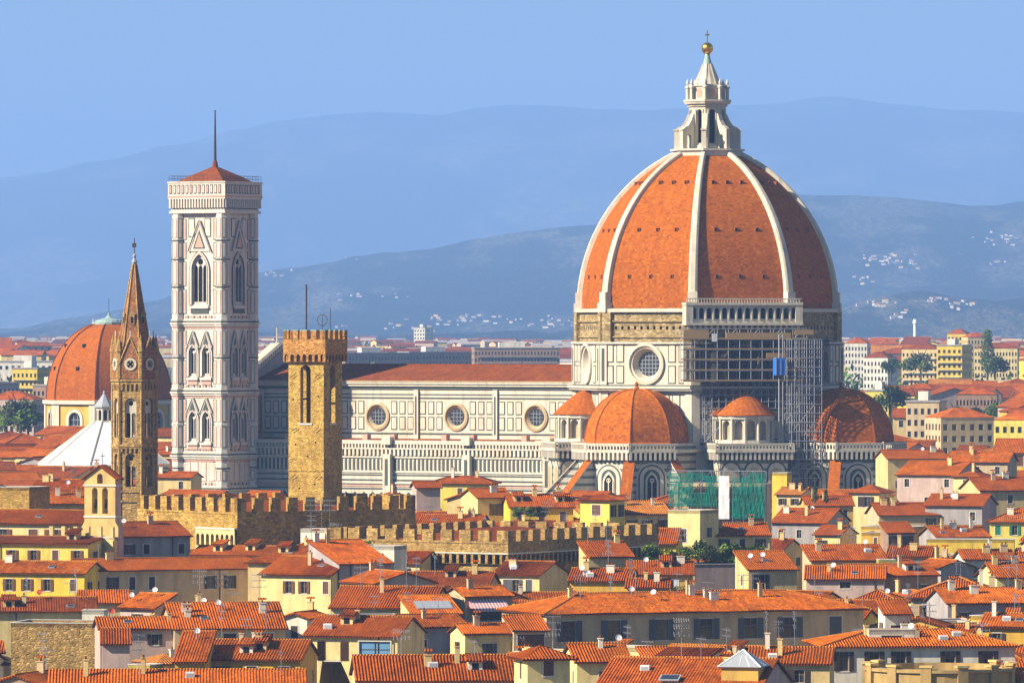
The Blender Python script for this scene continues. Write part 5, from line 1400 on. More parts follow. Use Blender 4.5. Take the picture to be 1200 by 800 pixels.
H(140, 182, 697, 712, 17.4, -30, 's', 'pink', 'orange', 'sloping lean-to roof with one dark window beside two white dishes', dish=2, ch=0, fw=(1, .9, 1.2, .8, 'd'))
H(-20, 112, 706, 716, 17.6, 5, 's', 'cream', 'brown', 'low brown roofed terrace house above the rough stone wall', vis=10, ants=5, ch=1, dish=1, redish=True)
H(96, 122, 713, 715, 18.0, -5, 'f', 'white', 'rust', 'white boxy lift housing on the roofs above the stone wall', vis=10, d=3, cat='roof cabin')
# church with the bell gable
H(-25, 98, 591, 613, 26, -16, 'g', 'cream', 'rust', 'cream church nave with a long rust roof left of the bell gable', vis=18, fw=(4, 1.5, 2.1, .9, 'b', 1, [.22, .52, .72, .92]), ch=0, d=11, Y=985, cat='church')
H(-25, 104, 634, 637, 22.6, -14, 's', 'lemon', 'brown', 'yellow lower range under a brown roof below the church', vis=18, Y=965, d=7, ch=0, pitch=.1)
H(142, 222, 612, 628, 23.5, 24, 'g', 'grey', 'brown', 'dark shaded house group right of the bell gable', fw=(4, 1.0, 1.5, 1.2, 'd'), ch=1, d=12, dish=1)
H(150, 176, 632, 640, 21.6, -20, 's', 'sand', 'brown', 'small sand coloured annex with a white dish below the dark shaded houses', dish=1, ch=0)
H(-20, 35, 569, 571, 27.5, -20, 'f', 'ochre', 'rust', 'squat ochre stone block at the left edge behind the church', wmat=OCHST, d=8, Y=1040)
H(30, 100, 563, 578, 26, -16, 'g', 'sand', 'rust', 'rust roofed house between the stone block and the bell gable', ch=2, dish=1, Y=1090)
H(55, 135, 578, 590, 24.5, 6, 'g', 'cream', 'orange', 'orange roofed cream house directly behind the church nave', ch=2, ants=2, Y=1060)
# --- behind and right of the palace
H(503, 575, 559, 566, 26.5, -12, 'h', 'lemon', 'rust', 'yellowish house with a flat hipped roof under the aisle of the cathedral', fw=(3, .9, 1.4, .9, 'c'), ch=2, Y=1190)
H(488, 516, 565, 571, 26, 10, 'g', 'pink', 'rust', 'little pinkish house at the end of the dark battlements', fw=(2, .8, 1.3, .7, 'd'), Y=1130, ch=0)
H(524, 566, 576, 585, 25, -18, 'x', 'sand', 'orange', 'gable fronted sand coloured house just beyond the battlements', fw=(2, 2.0, 1.9, .5, 'c'), Y=1110, ch=0, d=8)
H(560, 600, 573, 583, 25.4, 20, 'g', 'sand', 'orange', 'sand coloured house with brown shutters behind the palace parapet', fw=(3, 1.0, 2.0, 1.0, 'b'), Y=1095, ch=1)
H(490, 562, 604, 616, 23.5, -10, 'g', 'cream', 'orange', 'red orange roof just above the palace parapet', Y=1060, ch=2)
H(598, 672, 580, 594, 24.6, 6, 'g', 'yellow', 'rust', 'yellow house behind a row of clipped green hedge clumps', fw=(3, 1.0, 1.9, .8, 'c'), Y=1085, ch=2)
H(680, 714, 574, 585, 25.6, -30, 'p', 'lemon', 'rust', 'bright yellow tower house with a tiled cap and shaded right side', vis=32, fw=(1, 1.6, 1.7, .9, 'c', 1, [.55]), sw=(2, .9, 2.0, .9, 'd'), d=5.2, Y=1075, ch=0, cat='tower house')
H(714, 786, 588, 602, 24.4, 14, 'g', 'sand', 'pale', 'pale roofed beige house between the yellow tower and the green netting', fw=(4, .9, 1.5, 1.0, 'b'), Y=1080, ch=2)
H(742, 792, 620, 637, 22.4, -6, 'g', 'yellow', 'rust', 'rust roof with a yellow wall left of the cream tower', fw=(2, .8, 1.2, 1.2, ''), Y=1010, ch=0)
H(783, 820, 596, 598, 25.2, -30, 'f', 'cream', 'rust', 'plain cream tower with a small arched window under the green netting', fw=(1, .9, 2.2, 3.0, ''), sw=(1, .7, 1.6, 2.8, 'd'), d=6.4, Y=1062, cat='tower house')
H(737, 812, 656, 673, 19.8, 0, 'g', 'ochre', 'rust', 'rust roofed terrace house with flower planters and blue laundry', vis=16, fw=(5, 1.3, 1.6, .7, ''), ch=1, dish=1, d=10)
H(812, 880, 660, 661, 19.8, 18, 'f', 'pink', 'rust', 'pinkish blank wall holding up the rooftop shrubs', vis=28, d=9)
H(577, 632, 657, 673, 20, -24, 'g', 'cream', 'brown', 'cream house with three green grey windows under the palace corner', vis=18, fw=(3, 1.0, 1.7, .7, 'y', 1, [.3, .5, .78]), d=10, ch=1)
H(668, 738, 667, 680, 19.8, -8, 'g', 'amber', 'rust', 'low amber house with jumbled lean-tos under the dark battlements', ch=2, ants=2, dish=1)
H(690, 742, 636, 652, 21.5, 14, 's', 'sand', 'rust', 'tilted rust lean-to against the dark palace wall', ch=1, ants=2)
H(735, 784, 680, 688, 19.3, -4, 'g', 'sand', 'rust', 'small flat fronted house behind the ridge of the long shaded house', ch=2, d=6)
H(877, 934, 653, 667, 20.2, 14, 's', 'sand', 'orange', 'stained sand coloured house under a single sloping orange roof', vis=22, fw=(1, 1.3, 2.2, .7, 'd', 1, [.25]), d=7, ch=0, dish=2)
# --- right middle
H(885, 916, 633, 645, 22, -22, 'g', 'cream', 'rust', 'cream house with brown shaded gable, left one of a pair by the roof garden', vis=14, fw=(2, .9, 1.4, .9, 'd'), d=11, ch=1, Y=1110)
H(955, 984, 615, 626, 22.6, -24, 'g', 'cream', 'rust', 'cream house with one tall shuttered window, right one of a pair near the roof garden', vis=22, fw=(1, .9, 2.0, 1.0, 'd', 1, [.3]), sw=(1, 1.0, 2.0, 1.6, 'd'), d=8, Y=1120, ch=1)
H(905, 968, 600, 612, 23.2, -20, 'g', 'grey', 'rust', 'wide grey gabled house right of the green netting', d=14, ch=2, Y=1165, dish=1)
H(838, 902, 614, 627, 21, 6, 'g', 'cream', 'rust', 'low house with pale chimney shaft right of the cream tower', fw=(3, .9, 1.3, .6, 'd'), ch=2, Y=1066)
H(995, 1030, 567, 576, 24.6, -22, 'p', 'cream', 'rust', 'square cream house with hipped cap standing before the east tribune', vis=16, fw=(2, 1.2, 1.9, .9, 'd', 1, [.4, .62]), sw=(1, 1.2, 1.6, 1.1, 'd'), d=8, Y=1215, ch=0, pitch=.4)
H(945, 1000, 582, 592, 23.4, 4, 'g', 'ochre', 'rust', 'dark ochre house with cypress pots on the roof below the apse', fw=(3, .8, 1.3, .8, 'd'), Y=1190, ch=2)
H(910, 938, 573, 579, 24.4, -24, 'g', 'sand', 'pale', 'little sand coloured house with pale chimneys at the foot of the scaffold', fw=(2, .8, 1.2, .8, 'd'), Y=1225, ch=3, d=7)
H(905, 922, 553, 554, 27.6, -20, 'f', 'yellow', 'rust', 'slim yellow tower block at the foot of the scaffold', d=3, Y=1240, cat='tower house')
H(1118, 1146, 548, 557, 27.5, -30, 'p', 'cream', 'rust', 'cream lookout tower with an orange shuttered window, dark on its right', vis=32, fw=(1, 1.7, 1.9, .8, 'b', 1, [.55]), d=6.5, Y=1200, ch=1, cat='tower house', pitch=.3)
H(1010, 1042, 621, 624, 22, -16, 'f', 'amber', 'rust', 'bright amber flat roofed house with a small arched slot', vis=20, fw=(1, .6, 1.3, .8, 'c'), d=8, Y=1085)
H(1040, 1072, 617, 624, 22, 12, 's', 'brown', 'rust', 'open brown loggia beside the bright amber house', fw=(2, 2.0, 2.6, .5, 'c'), Y=1080, ch=0)
H(1086, 1188, 630, 632, 22, -6, 'f', 'yellow', 'rust', 'long low wall of vivid yellow plaster on the right', vis=15, d=4, Y=1050)
H(1160, 1225, 596, 611, 23.2, -8, 'h', 'lemon', 'orange', 'lemon house with bright green shutters at the right edge', vis=20, fw=(3, .95, 1.6, .7, 'g', 1, [.15, .45, .8]), Y=1120, ch=1)
H(1098, 1160, 617, 629, 22.4, 14, 'g', 'grey', 'rust', 'rust roof with a stone chimney behind the vivid yellow wall', Y=1085, ch=3)
H(1037, 1067, 712, 719, 20.4, 8, 's', 'white', 'rust', 'white roof tower with one small window above the louvred shutter house', vis=22, fw=(1, 1.6, 1.2, 1.3, ''), d=4, Y=746, ch=0, cat='roof tower')
H(1018, 1072, 736, 738, 18.8, 6, 'f', 'white', 'rust', 'white open terrace at the foot of the white roof tower', d=3, Y=742, fw=(1, 2.4, .9, .6, ''), cat='roof terrace')
H(1068, 1176, 677, 700, 19.6, -6, 'h', 'beige', 'rust', 'big hipped rust roof right of the white roof tower', vis=2, ch=2, ants=2, Y=860)
H(945, 1036, 664, 678, 20.2, -4, 'g', 'pink', 'orange', 'pink walled house with one dark square window below a bright ridge', fw=(1, 1.5, .9, .4, ''), ch=1, dish=1)
H(1003, 1100, 662, 674, 20.4, 18, 'g', 'brown', 'rust', 'wide brown walled house above the white roof tower', ch=1, ants=1)
H(1030, 1050, 655, 656, 21.4, 4, 'f', 'lemon', 'rust', 'small lemon rooftop cabin amid the rust roofs at right', d=3, cat='roof cabin')
H(1102, 1140, 655, 664, 20.6, 24, 'x', 'grey', 'rust', 'grey weathered gable front among rust roofs at right', ch=1, d=8)
H(1168, 1225, 660, 676, 20.4, 10, 'g', 'cream', 'orange', 'cream fronted orange roofed house at the right edge below the vivid yellow wall', ch=2, dish=1)
H(1150, 1225, 720, 734, 18.6, -14, 'g', 'amber', 'orange', 'amber house in the lower right corner behind the curved parapet', ch=2, ants=1, fw=(2, 1.0, 1.8, .8, 'd'))
H(1110, 1225, 690, 706, 19.2, 12, 'g', 'grey', 'orange', 'orange roofed house with a grey slanting end at the right edge', ch=3, ants=2)
H(950, 1040, 640, 656, 21.2, 10, 's', 'beige', 'rust', 'sloping rust roof with white dish right of the stained house', ch=1, dish=1, ants=1)
H(1040, 1090, 641, 652, 21.2, -10, 'g', 'sand', 'rust', 'sand house with a ridged rust roof below the amber house', ch=2)
H(1130, 1190, 645, 655, 21, 8, 'g', 'white', 'rust', 'white walled house with chimneys below the vivid yellow wall', ch=3)
H(1085, 1150, 580, 592, 23.6, -18, 'g', 'grey', 'rust', 'grey house with chimneys under the cream lookout tower', Y=1150, ch=2, dish=1)
H(1030, 1100, 590, 603, 23, 8, 'g', 'beige', 'rust', 'long beige house under a rust roof right of the apse', Y=1150, ch=2, fw=(4, .9, 1.3, .6, 'd'))
H(1148, 1220, 560, 574, 25.4, 12, 'g', 'sand', 'rust', 'shaded sand coloured house right of the lookout tower', Y=1170, ch=2)
H(1052, 1120, 545, 556, 26.6, -24, 'g', 'pink', 'orange', 'pinkish house with an orange roof left of the lookout tower', Y=1215, ch=1, d=14)
H(1040, 1110, 528, 537, 27.4, 12, 'g', 'sand', 'orange', 'long orange roof with a white dish just right of the apse spur', Y=1290, ch=1, dish=1)
H(1110, 1180, 530, 541, 27, -14, 'g', 'beige', 'orange', 'orange roofed beige house behind the lookout tower', Y=1280, ch=2)
H(1165, 1225, 515, 530, 28, -10, 'g', 'yellow', 'orange', 'vivid yellow house with a dark porch at the right edge', vis=18, fw=(3, 1.5, 2.2, .6, 'c'), Y=1330, ch=0)

# ---- extras fixed to single houses
# ---------------------------------------------------------------- bell gable of the little church
P = at(117, HOR, 972)
bg_ = empty('bell_gable', (P.x, P.y, 0), R(-22), 'tall thin ochre bell gable with two arched openings and a tiled peak', 'bell gable')
m = MB(); hw = 2.55
ol = [(-hw - .5, 0), (hw + .5, 0), (hw + .5, 25.2), (hw, 26.0), (hw, 32.4), (0, 34.3), (-hw, 32.4), (-hw, 26.0), (-hw - .5, 25.2)]
ho = [arch(-.85, 27.2, .95, 3.9, 8), arch(.85, 27.2, .95, 3.9, 8), arch(0, 32.0 - .3, .95, 1.5, 8)]
m.M = wallM(0, 0, -90); m.holed(ol, ho, PL('gold'), 1.9, PL('gold')); m.holed(ol, ho, PL('gold'), .01, y=-1.9)
for i in range(len(ol)):
    a, b = ol[i], ol[(i + 1) % len(ol)]; m.face(((a[0], 0, a[1]), (b[0], 0, b[1]), (b[0], -1.9, b[1]), (a[0], -1.9, a[1])), PL('pink') if i in (1, 3) else PL('gold'))  # right side faces in pink plaster: their shade put into the colour
m.box(-hw - .2, hw + .2, -2.0, .15, 31.3, 31.55, FRAME); m.box(-hw - .1, hw + .1, -2.0, .12, 26.6, 26.9, FRAME)
m.M = Matrix.Identity(4); m.build('wall', bg_)
for x in (-.85, .85):
    q = MB(); q.lathe([(.42, 28.0), (.36, 28.3), (.24, 28.9), (0, 29.1)], 10, IRON, cx=x, cy=.95); q.bar((x - .5, .95, 29.2), (x + .5, .95, 29.2), .08, WOOD); q.build('bell', bg_)
m = MB()
for s in (-1, 1):
    cs = hw + .45; Lq = math.hypot(cs, 2.1)
    slope(m, (s * cs, -.35 if s > 0 else 2.25, 32.35), (0, s, 0), (-s * cs / Lq, 0, 2.1 / Lq), (s * 2.1 / Lq, 0, cs / Lq), [(0, 0), (2.6, 0), (2.6, Lq), (0, Lq)], T_RU, True)
m.bar((0, .95, 34.4), (0, .95, 36.3), .05, IRON); m.bar((-.35, .95, 35.8), (.35, .95, 35.8), .05, IRON); m.build('roof', bg_)
m = MB(); m.M = Matrix.Translation((0, -1.2, 0))     # low loggia balustrade in front
m.box(-7.5, 3.2, -.6, .6, 0, 23.2, PL('cream'))
m.M = m.M @ wallM(-2.1, -.6, -90)
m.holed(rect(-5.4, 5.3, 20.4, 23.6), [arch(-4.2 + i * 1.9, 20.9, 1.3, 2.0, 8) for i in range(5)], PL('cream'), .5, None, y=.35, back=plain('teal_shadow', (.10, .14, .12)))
for i in range(6): m.box(-5.2 + i * 2.0, -4.6 + i * 2.0, -.1, .5, 23.6, 25.3, PL('sand'))
m.box(-5.4, 5.3, .0, .45, 23.6, 23.85, FRAME)
m.M = Matrix.Identity(4); m.build('arcade', bg_)

# ---------------------------------------------------------------- green netted scaffold
NETM = net_mat('green_net', (.01, .30, .22), .6)
gs = empty('netted_scaffold', at(845, HOR, 1085) - Vector((0, 0, EYE)), R(-12), 'scaffold wrapped in green netting with a white hanging sheet, above the plain cream tower', 'scaffold')
m = MB(); tubes(m, fr(-8.8, 7.4, 1.8), [0, 1.6], fr(20, 31.2, 1.9), .06); m.build('frame', gs)
for (x0, x1, z0, z1) in ((-8.9, -4.6, 25.2, 30.9), (-2.6, -.6, 25.2, 30.4), (1.9, 5.2, 23.2, 30.2), (4.6, 7.4, 23.4, 31.0)):
    m = MB(); wavy(m, x0, x1, z0, z1, -.2, NETM); m.build('net', gs)
m = MB(); wavy(m, -4.6, -2.6, 25.2, 27.6, -.1, NETM); wavy(m, -4.6, -2.6, 29.6, 30.9, -.1, NETM); m.build('net', gs)
m = MB(); wavy(m, -.35, 1.45, 23.2, 30.4, -.35, WHITEP, 6, 8, .06); m.build('white_sheet', gs)
for z in fr(20, 31.2, 1.9)[2:6]: m = MB(); m.box(-8.8, 7.4, .1, 1.5, z - .1, z, PLANK); m.build('deck', gs)
m = MB(); m.box(-8.5, 7.0, 2.4, 9, 0, 29.0, PL('beige')); m.build('wrapped_wall', gs)

# ---------------------------------------------------------------- curved ochre parapet, bottom right
P = at(1101, HOR, 727)
cp = empty('curved_parapet', (P.x, P.y, -1.0), 0, 'curved ochre stone parapet of a round tower in the bottom right corner', 'parapet')
m = MB(); rr = 8.3
pr = [(rr - .1, 0), (rr - .1, 14.2), (rr + .35, 14.6), (rr + .35, 15.0), (rr, 15.1), (rr, 17.4), (rr + .28, 17.5), (rr + .28, 17.85), (rr - .7, 17.9), (rr - .7, 16.6), (0, 16.5)]
m.lathe(pr, 40, PL('wornstone')); m.build('wall', cp)
for i in range(10):
    a = R(-90 + (i - 4.5) * 28); q = MB(); q.M = wallM(rr * math.cos(a), rr * math.sin(a), math.degrees(a)); q.box(-.6, .6, -.5, .32, 15.1, 18.1, PL('wornstone')); q.box(-.72, .72, -.6, .42, 18.1, 18.35, PL('gold')); q.build('pedestal', cp)

# ---------------------------------------------------------------- leaves
def leaf_ball(mb, c, rx, ry, rz, n, s, mat):
    for _ in range(n):
        while True:
            p = Vector((random.uniform(-1, 1), random.uniform(-1, 1), random.uniform(-1, 1)))
            if .25 < p.length <= 1: break
        p = Vector((c[0] + p.x * rx, c[1] + p.y * ry, c[2] + p.z * rz))
        a = Vector((random.gauss(0, 1), random.gauss(0, 1), random.gauss(0, 1))).normalized(); b = a.orthogonal().normalized(); q = s * random.uniform(.6, 1.4)
        mb.face((p - a * q, p + b * q * .6, p + a * q, p - b * q * .6), mat, [(0, 0)] * 4)
def crown_mesh(seed, rx, rz, n, s, mats, lobes=7, spike=False):
    random.seed(seed); mb = MB()
    if spike:
        for i in range(9): t = i / 9; leaf_ball(mb, (0, 0, rz * 2 * t + .3), rx * (1 - t) ** .7 + .1, rx * (1 - t) ** .7 + .1, rz * .24, n // 9, s, mats[i % len(mats)])
    else:
        for i in range(lobes):
            a = random.uniform(0, 6.28); d = random.uniform(.2, .75)
            leaf_ball(mb, (rx * d * math.cos(a), rx * d * math.sin(a), rz * random.uniform(.5, 1.55)), rx * random.uniform(.35, .55), rx * random.uniform(.35, .55), rz * random.uniform(.3, .45), n // lobes, s, mats[i % len(mats)])
    return mb
TREE = {}
def tree(px, py, Y, h, kind, label, cat='tree', name='tree', group=None, base=None):
    """py is the row of the foot of what shows"""
    if kind not in TREE:
        if kind == 'cypress': c = crown_mesh(41, .12, .46, 700, .035, [LEAFD], spike=True)
        elif kind in ('b0', 'b1', 'b2'): c = crown_mesh(50 + ord(kind[1]), .52, .46, 1100, .05, [[LEAF, LEAFD, LEAFY], [LEAFD, LEAF], [LEAFY, LEAF, LEAF]][int(kind[1])])
        else: c = crown_mesh(60 + len(TREE), .46, .40, 1200, .04, [LEAF, LEAFD] if kind == 't0' else [LEAFD, LEAF, LEAFD])
        o = c.build('crown'); COL.objects.unlink(o)
        t = MB(); t.lathe([(.035, -.4), (.025, .3), (.012, .6)], 7, BARK)
        for i in range(5): a = i * 1.3; t.bar((0, 0, .2 + .04 * i), (.25 * math.cos(a), .25 * math.sin(a), .55 + .05 * i), .01, BARK)
        tr = t.build('trunk'); COL.objects.unlink(tr); TREE[kind] = (o, tr)
    P = at(px, py, Y)
    r = empty(name, P, random.uniform(0, 6), label, cat, group); r.scale = (h, h, h)
    for s in TREE[kind]:
        q = s.copy(); COL.objects.link(q); q.parent = r; q.location = (0, 0, -.14 if s.name.startswith('crown') and kind[0] == 't' else -.12 if kind[0] == 'b' else 0)
    return r
house(752, 814, 661, 662, 20.6, 0, 'f', 'beige', 'rust', 'plain beige roof terrace hidden behind the shrubs', d=8, Y=952, fw=None, cat='roof terrace')
random.seed(5)
for px, py, h, k, lb in ((772, 664, 4.6, 'b0', 'round green shrub at the left end of the roof garden'), (796, 666, 4.2, 'b1', 'dark shrub next to the left end of the roof garden'), (818, 664, 5.2, 'b0', 'tall green shrub in front of the cream tower'), (838, 664, 4.0, 'b2', 'bright yellow green shrub in the middle of the roof garden'), (856, 663, 4.6, 'b1', 'dark bushy shrub right of the yellow green one'), (876, 662, 4.3, 'b0', 'green shrub at the right end of the roof garden')):
    tree(px, py, (974 if px > 814 else 956) + random.uniform(-1, 2), h, k, lb, 'shrub', 'shrub', 'roof garden shrubs')
tree(414, 650, 925, 3.0, 'b2', 'yellowish shrub beside the white terrace cabin', 'shrub', 'shrub')
tree(430, 641, 929, 1.3, 'b0', 'small green potted shrub on the white terrace cabin', 'shrub', 'shrub')
for i, px in enumerate((606, 621, 635)):
    tree(px, 606, 1072, 2.4, 'b1', ('left', 'middle', 'right')[i] + ' clump of the clipped hedge on the yellow house terrace', 'hedge', 'hedge_clump', 'hedge on the terrace')
tree(832, 601, 1100, 3.4, 'b1', 'dark bush between the cream tower and the green netting', 'shrub', 'shrub')
tree(955, 592, 1180, 3.0, 'cypress', 'left one of two small potted cypresses below the apse', 'cypress', 'potted_cypress')
tree(968, 592, 1180, 2.4, 'cypress', 'right one of two small potted cypresses below the apse', 'cypress', 'potted_cypress')
for px, py, Y, h, k, lb in ((1176, 500, 1950, 15, 't0', 'biggest dark tree beyond the long red roof at right'), (1190, 498, 1980, 12, 't1', 'dark tree at the right edge, next to the biggest dark tree'), (1160, 499, 1960, 10, 't1', 'lower dark tree left of the biggest dark tree'), (1143, 494, 1990, 9, 't0', 'round tree in front of the long red roof'), (1120, 494, 1980, 8, 't1', 'small tree below the left end of the long red roof'), (1099, 492, 1990, 9, 't0', 'tree right of the yellow villa and its neighbours'),
    (1043, 480, 2000, 13, 't1', 'pointed dark tree right of the yellow villa'), (1075, 478, 2100, 9, 't0', 'bushy tree between yellow villa and red roof'), (1088, 473, 2200, 8, 't1', 'small tree above the bushy one by the red roof'), (1079, 437, 2650, 14, 't1', 'dark round tree left of the yellow apartment block'), (1044, 435, 2700, 11, 't0', 'tree beside the white apartment block, right of the dome'), (1157, 438, 2650, 15, 'cypress', 'tall dark cypress in front of the pale apartment block'), (1166, 439, 2640, 13, 't1', 'dark tree at the foot of the tall cypress'),
    (24, 503, 1880, 15, 't1', 'dark tree below the grey apartment block at left'), (33, 500, 1900, 12, 't0', 'green tree beside the brown apartment block at left'), (8, 502, 1870, 9, 't0', 'small tree at the left edge below the apartments')):
    tree(px, py, Y, h, k, lb)

# ---------------------------------------------------------------- apartment blocks on the plain
def block_of_flats(px0, px1, top, Y, psi, d, wall, label, floors, cols, roofc=None, balc=False, name='apartment_block'):
    g = zg(Y); z1 = EYE - (top - HOR) / F * Y; P = at((px0 + px1) / 2, HOR, Y); w = (px1 - px0) / F * Y / math.cos(R(psi)); Hh = z1 - g
    r = empty(name, (P.x, P.y, g), R(psi), label, 'apartment block')
    m = MB(); fh = 3.2
    for (M, h, n) in ((wallM(0, 0, -90), w / 2, cols), (wallM(w / 2, d / 2, 0), d / 2, max(2, int(cols * d / w))), (wallM(-w / 2, d / 2, 180), d / 2, max(2, int(cols * d / w)))):
        m.M = M; hs = []
        for i in range(n):
            for j in range(floors):
                zz = Hh - 1.2 - (j + 1) * fh + .9
                if zz < .5: continue
                x = -h + (i + .5) * 2 * h / n; ww = min(1.6, 2 * h / n * .5); hs.append(rect(x - ww / 2, x + ww / 2, zz, zz + 1.7))
        m.holed(rect(-h, h, 0, Hh), hs, PL(wall), .3, None, back=GLASS)
    m.M = wallM(0, d, 90); m.holed(rect(-w / 2, w / 2, 0, Hh), [], PL(wall)); m.M = Matrix.Identity(4); m.build('wall', r)
    t = MB()
    if roofc: t.lathe([(1, 0)] and [(.98, Hh), (.2, Hh + 2.6), (0, Hh + 2.6)], 4, TONE[roofc], 45); t.v = [(x * w * .74, d / 2 + y * d * .74, z) for x, y, z in t.v]
    else: t.box(-w / 2 - .3, w / 2 + .3, -.3, d + .3, Hh, Hh + .5, PL('grey')); t.box(-w * .2, w * .1, d * .3, d * .7, Hh + .5, Hh + 3, PL('white'))
    t.build('roof', r)
    if balc:
        for j in range(floors):
            zz = Hh - 1.2 - (j + 1) * fh
            if zz < 1: continue
            q = MB(); q.box(-w * .46, w * .46, -1.2, -.01, zz, zz + .2, PL('white')); q.box(-w * .46, w * .46, -1.25, -1.15, zz + .2, zz + 1.1, PL(wall)); q.build('balcony', r)
    PROT.append((px0, px1, top, top + min(30, floors * 3.2 * F / Y), Y))
    FOOT.append([Vector((P.x + x * math.cos(R(psi)) - y * math.sin(R(psi)), P.y + x * math.sin(R(psi)) + y * math.cos(R(psi)))) for x, y in ((-w / 2, 0), (w / 2, 0), (w / 2, d), (-w / 2, d))])
    return r
B = block_of_flats
B(1057, 1098, 409, 2900, -22, 16, 'sand', 'cream apartment block with a dark red roof in the distance right of the dome', 6, 9, 'brown', True)
B(1098, 1127, 405, 2850, -18, 18, 'yellow', 'yellow apartment block with stacked balconies in the distance at right', 8, 5, None, True)
B(1142, 1192, 408, 2950, -8, 15, 'cream', 'pale apartment block with many dark windows and a red roof at right', 7, 14, 'brown')
B(1110, 1132, 391, 3500, -14, 14, 'yellow', 'small yellow block on the skyline above the pale apartments', 5, 5, 'rust')
B(1134, 1160, 395, 3450, 8, 16, 'sand', 'wide low block with a red roof beside the small yellow one', 4, 7, 'rust')
B(1012, 1040, 419, 2800, -20, 14, 'white', 'white apartment block just right of the dome, trees at its foot', 6, 7, 'brown')
B(990, 1016, 402, 3100, -10, 14, 'white', 'whitish block touching the dome edge in the distance', 6, 7, 'rust')
B(1014, 1041, 458, 2080, -16, 13, 'lemon', 'yellow villa with a square roof pavilion right of the east tribune', 4, 6, None)
B(1120, 1168, 462, 2060, -6, 15, 'brown', 'long low building with a red roof among dark trees', 2, 12, 'rust')
B(1102, 1166, 489, 1780, 16, 13, 'beige', 'long blue shaded house with five tall windows and an orange roof', 3, 6, 'orange')
B(1165, 1225, 492, 1760, -12, 12, 'lemon', 'pale yellow house under an orange roof at the right edge', 3, 7, 'orange')
B(1062, 1100, 471, 1830, -14, 12, 'beige', 'house with a glassy pale roof left of the blue shaded house', 3, 5, None)
B(556, 656, 408, 3250, 6, 14, 'brown', 'long reddish brown apartment slab above the cathedral roof', 7, 26, None, True)
B(405, 480, 414, 3400, 24, 14, 'brown', 'shaded brown apartment slab right of the stone tower', 6, 20)
B(480, 556, 413, 3420, 26, 14, 'brown', 'shaded brown slab joining the reddish one', 6, 20)
B(485, 498, 384, 5600, -20, 20, 'white', 'white high block standing up on the distant plain', 6, 4)
B(14, 44, 432, 2500, -18, 14, 'yellow', 'yellow apartment block left of the distant dome', 5, 6, None, True)
B(-20, 22, 449, 2150, 18, 16, 'grey', 'grey blue apartment block with balconies at the left edge', 7, 9, None, True)
B(38, 58, 452, 2200, -20, 18, 'brown', 'brown apartment block hidden partly by the distant dome', 6, 4, None, True)
B(-20, 40, 468, 2000, -14, 12, 'pink', 'pinkish house row under the grey blue apartments', 3, 8, 'rust')
B(-10, 62, 424, 3000, -6, 30, 'white', 'long white hall roof on the plain at the far left', 1, 10, None)
P = at(1072.5, HOR, 4300); r = empty('chimney_stack', (P.x, P.y, zg(4300)), 0, 'thin white chimney stack rising over the plain right of the dome', 'chimney')
m = MB(); hh = EYE + (HOR - 374) / F * 4300 - zg(4300); m.lathe([(1.5, -1), (1.1, hh - 2)], 14, WHITEP); m.build('shaft', r); m = MB(); m.lathe([(1.7, hh - 3), (1.7, hh - 2), (1.2, hh), (0, hh)], 14, WHITEP); m.build('head', r)

# ---------------------------------------------------------------- more houses in every gap of the old town
DT = [(385, 5200), (395, 4200), (400, 3900), (410, 3300), (425, 2800), (440, 2450), (460, 2150), (480, 1900), (500, 1700), (520, 1560), (540, 1450), (560, 1350), (575, 1290)]
LM = [('the bell gable', 118, 585), ('the rough stone wall', 64, 760), ('the yellow house', 50, 685), ('the shaded beige wing', 200, 685), ('the palace arcade', 250, 618), ('the dark battlements', 380, 600), ('the lower palace', 490, 640), ('the blank grey gables', 430, 680),
      ('the blue glazed window', 430, 760), ('the striped awning', 570, 705), ('the cream roof tower', 640, 775), ('the long shaded house', 830, 740), ('the roof lantern', 875, 765), ('the curved parapet', 1100, 785), ('the white roof tower', 1050, 730), ('the vivid yellow wall', 1137, 640),
      ('the green netting', 845, 580), ('the cream tower', 805, 620), ('the roof garden', 820, 650), ('the yellow tower house', 700, 595), ('the lookout tower', 1131, 570), ('the east tribune', 990, 540), ('the stained house', 905, 670), ('the amber house', 1025, 632), ('the green shuttered house', 1180, 612),
      ('the blue shaded house', 1134, 498), ('the yellow villa', 1027, 465), ('the yellow apartment block', 1112, 420), ('the dark trees', 1170, 485), ('the white baptistery roof', 110, 530), ('the grey apartments', 5, 470), ('the distant dome', 125, 430), ('the pale apartments', 1167, 420), ('the stone tower', 368, 500), ('the vivid yellow porch house', 1190, 525)]
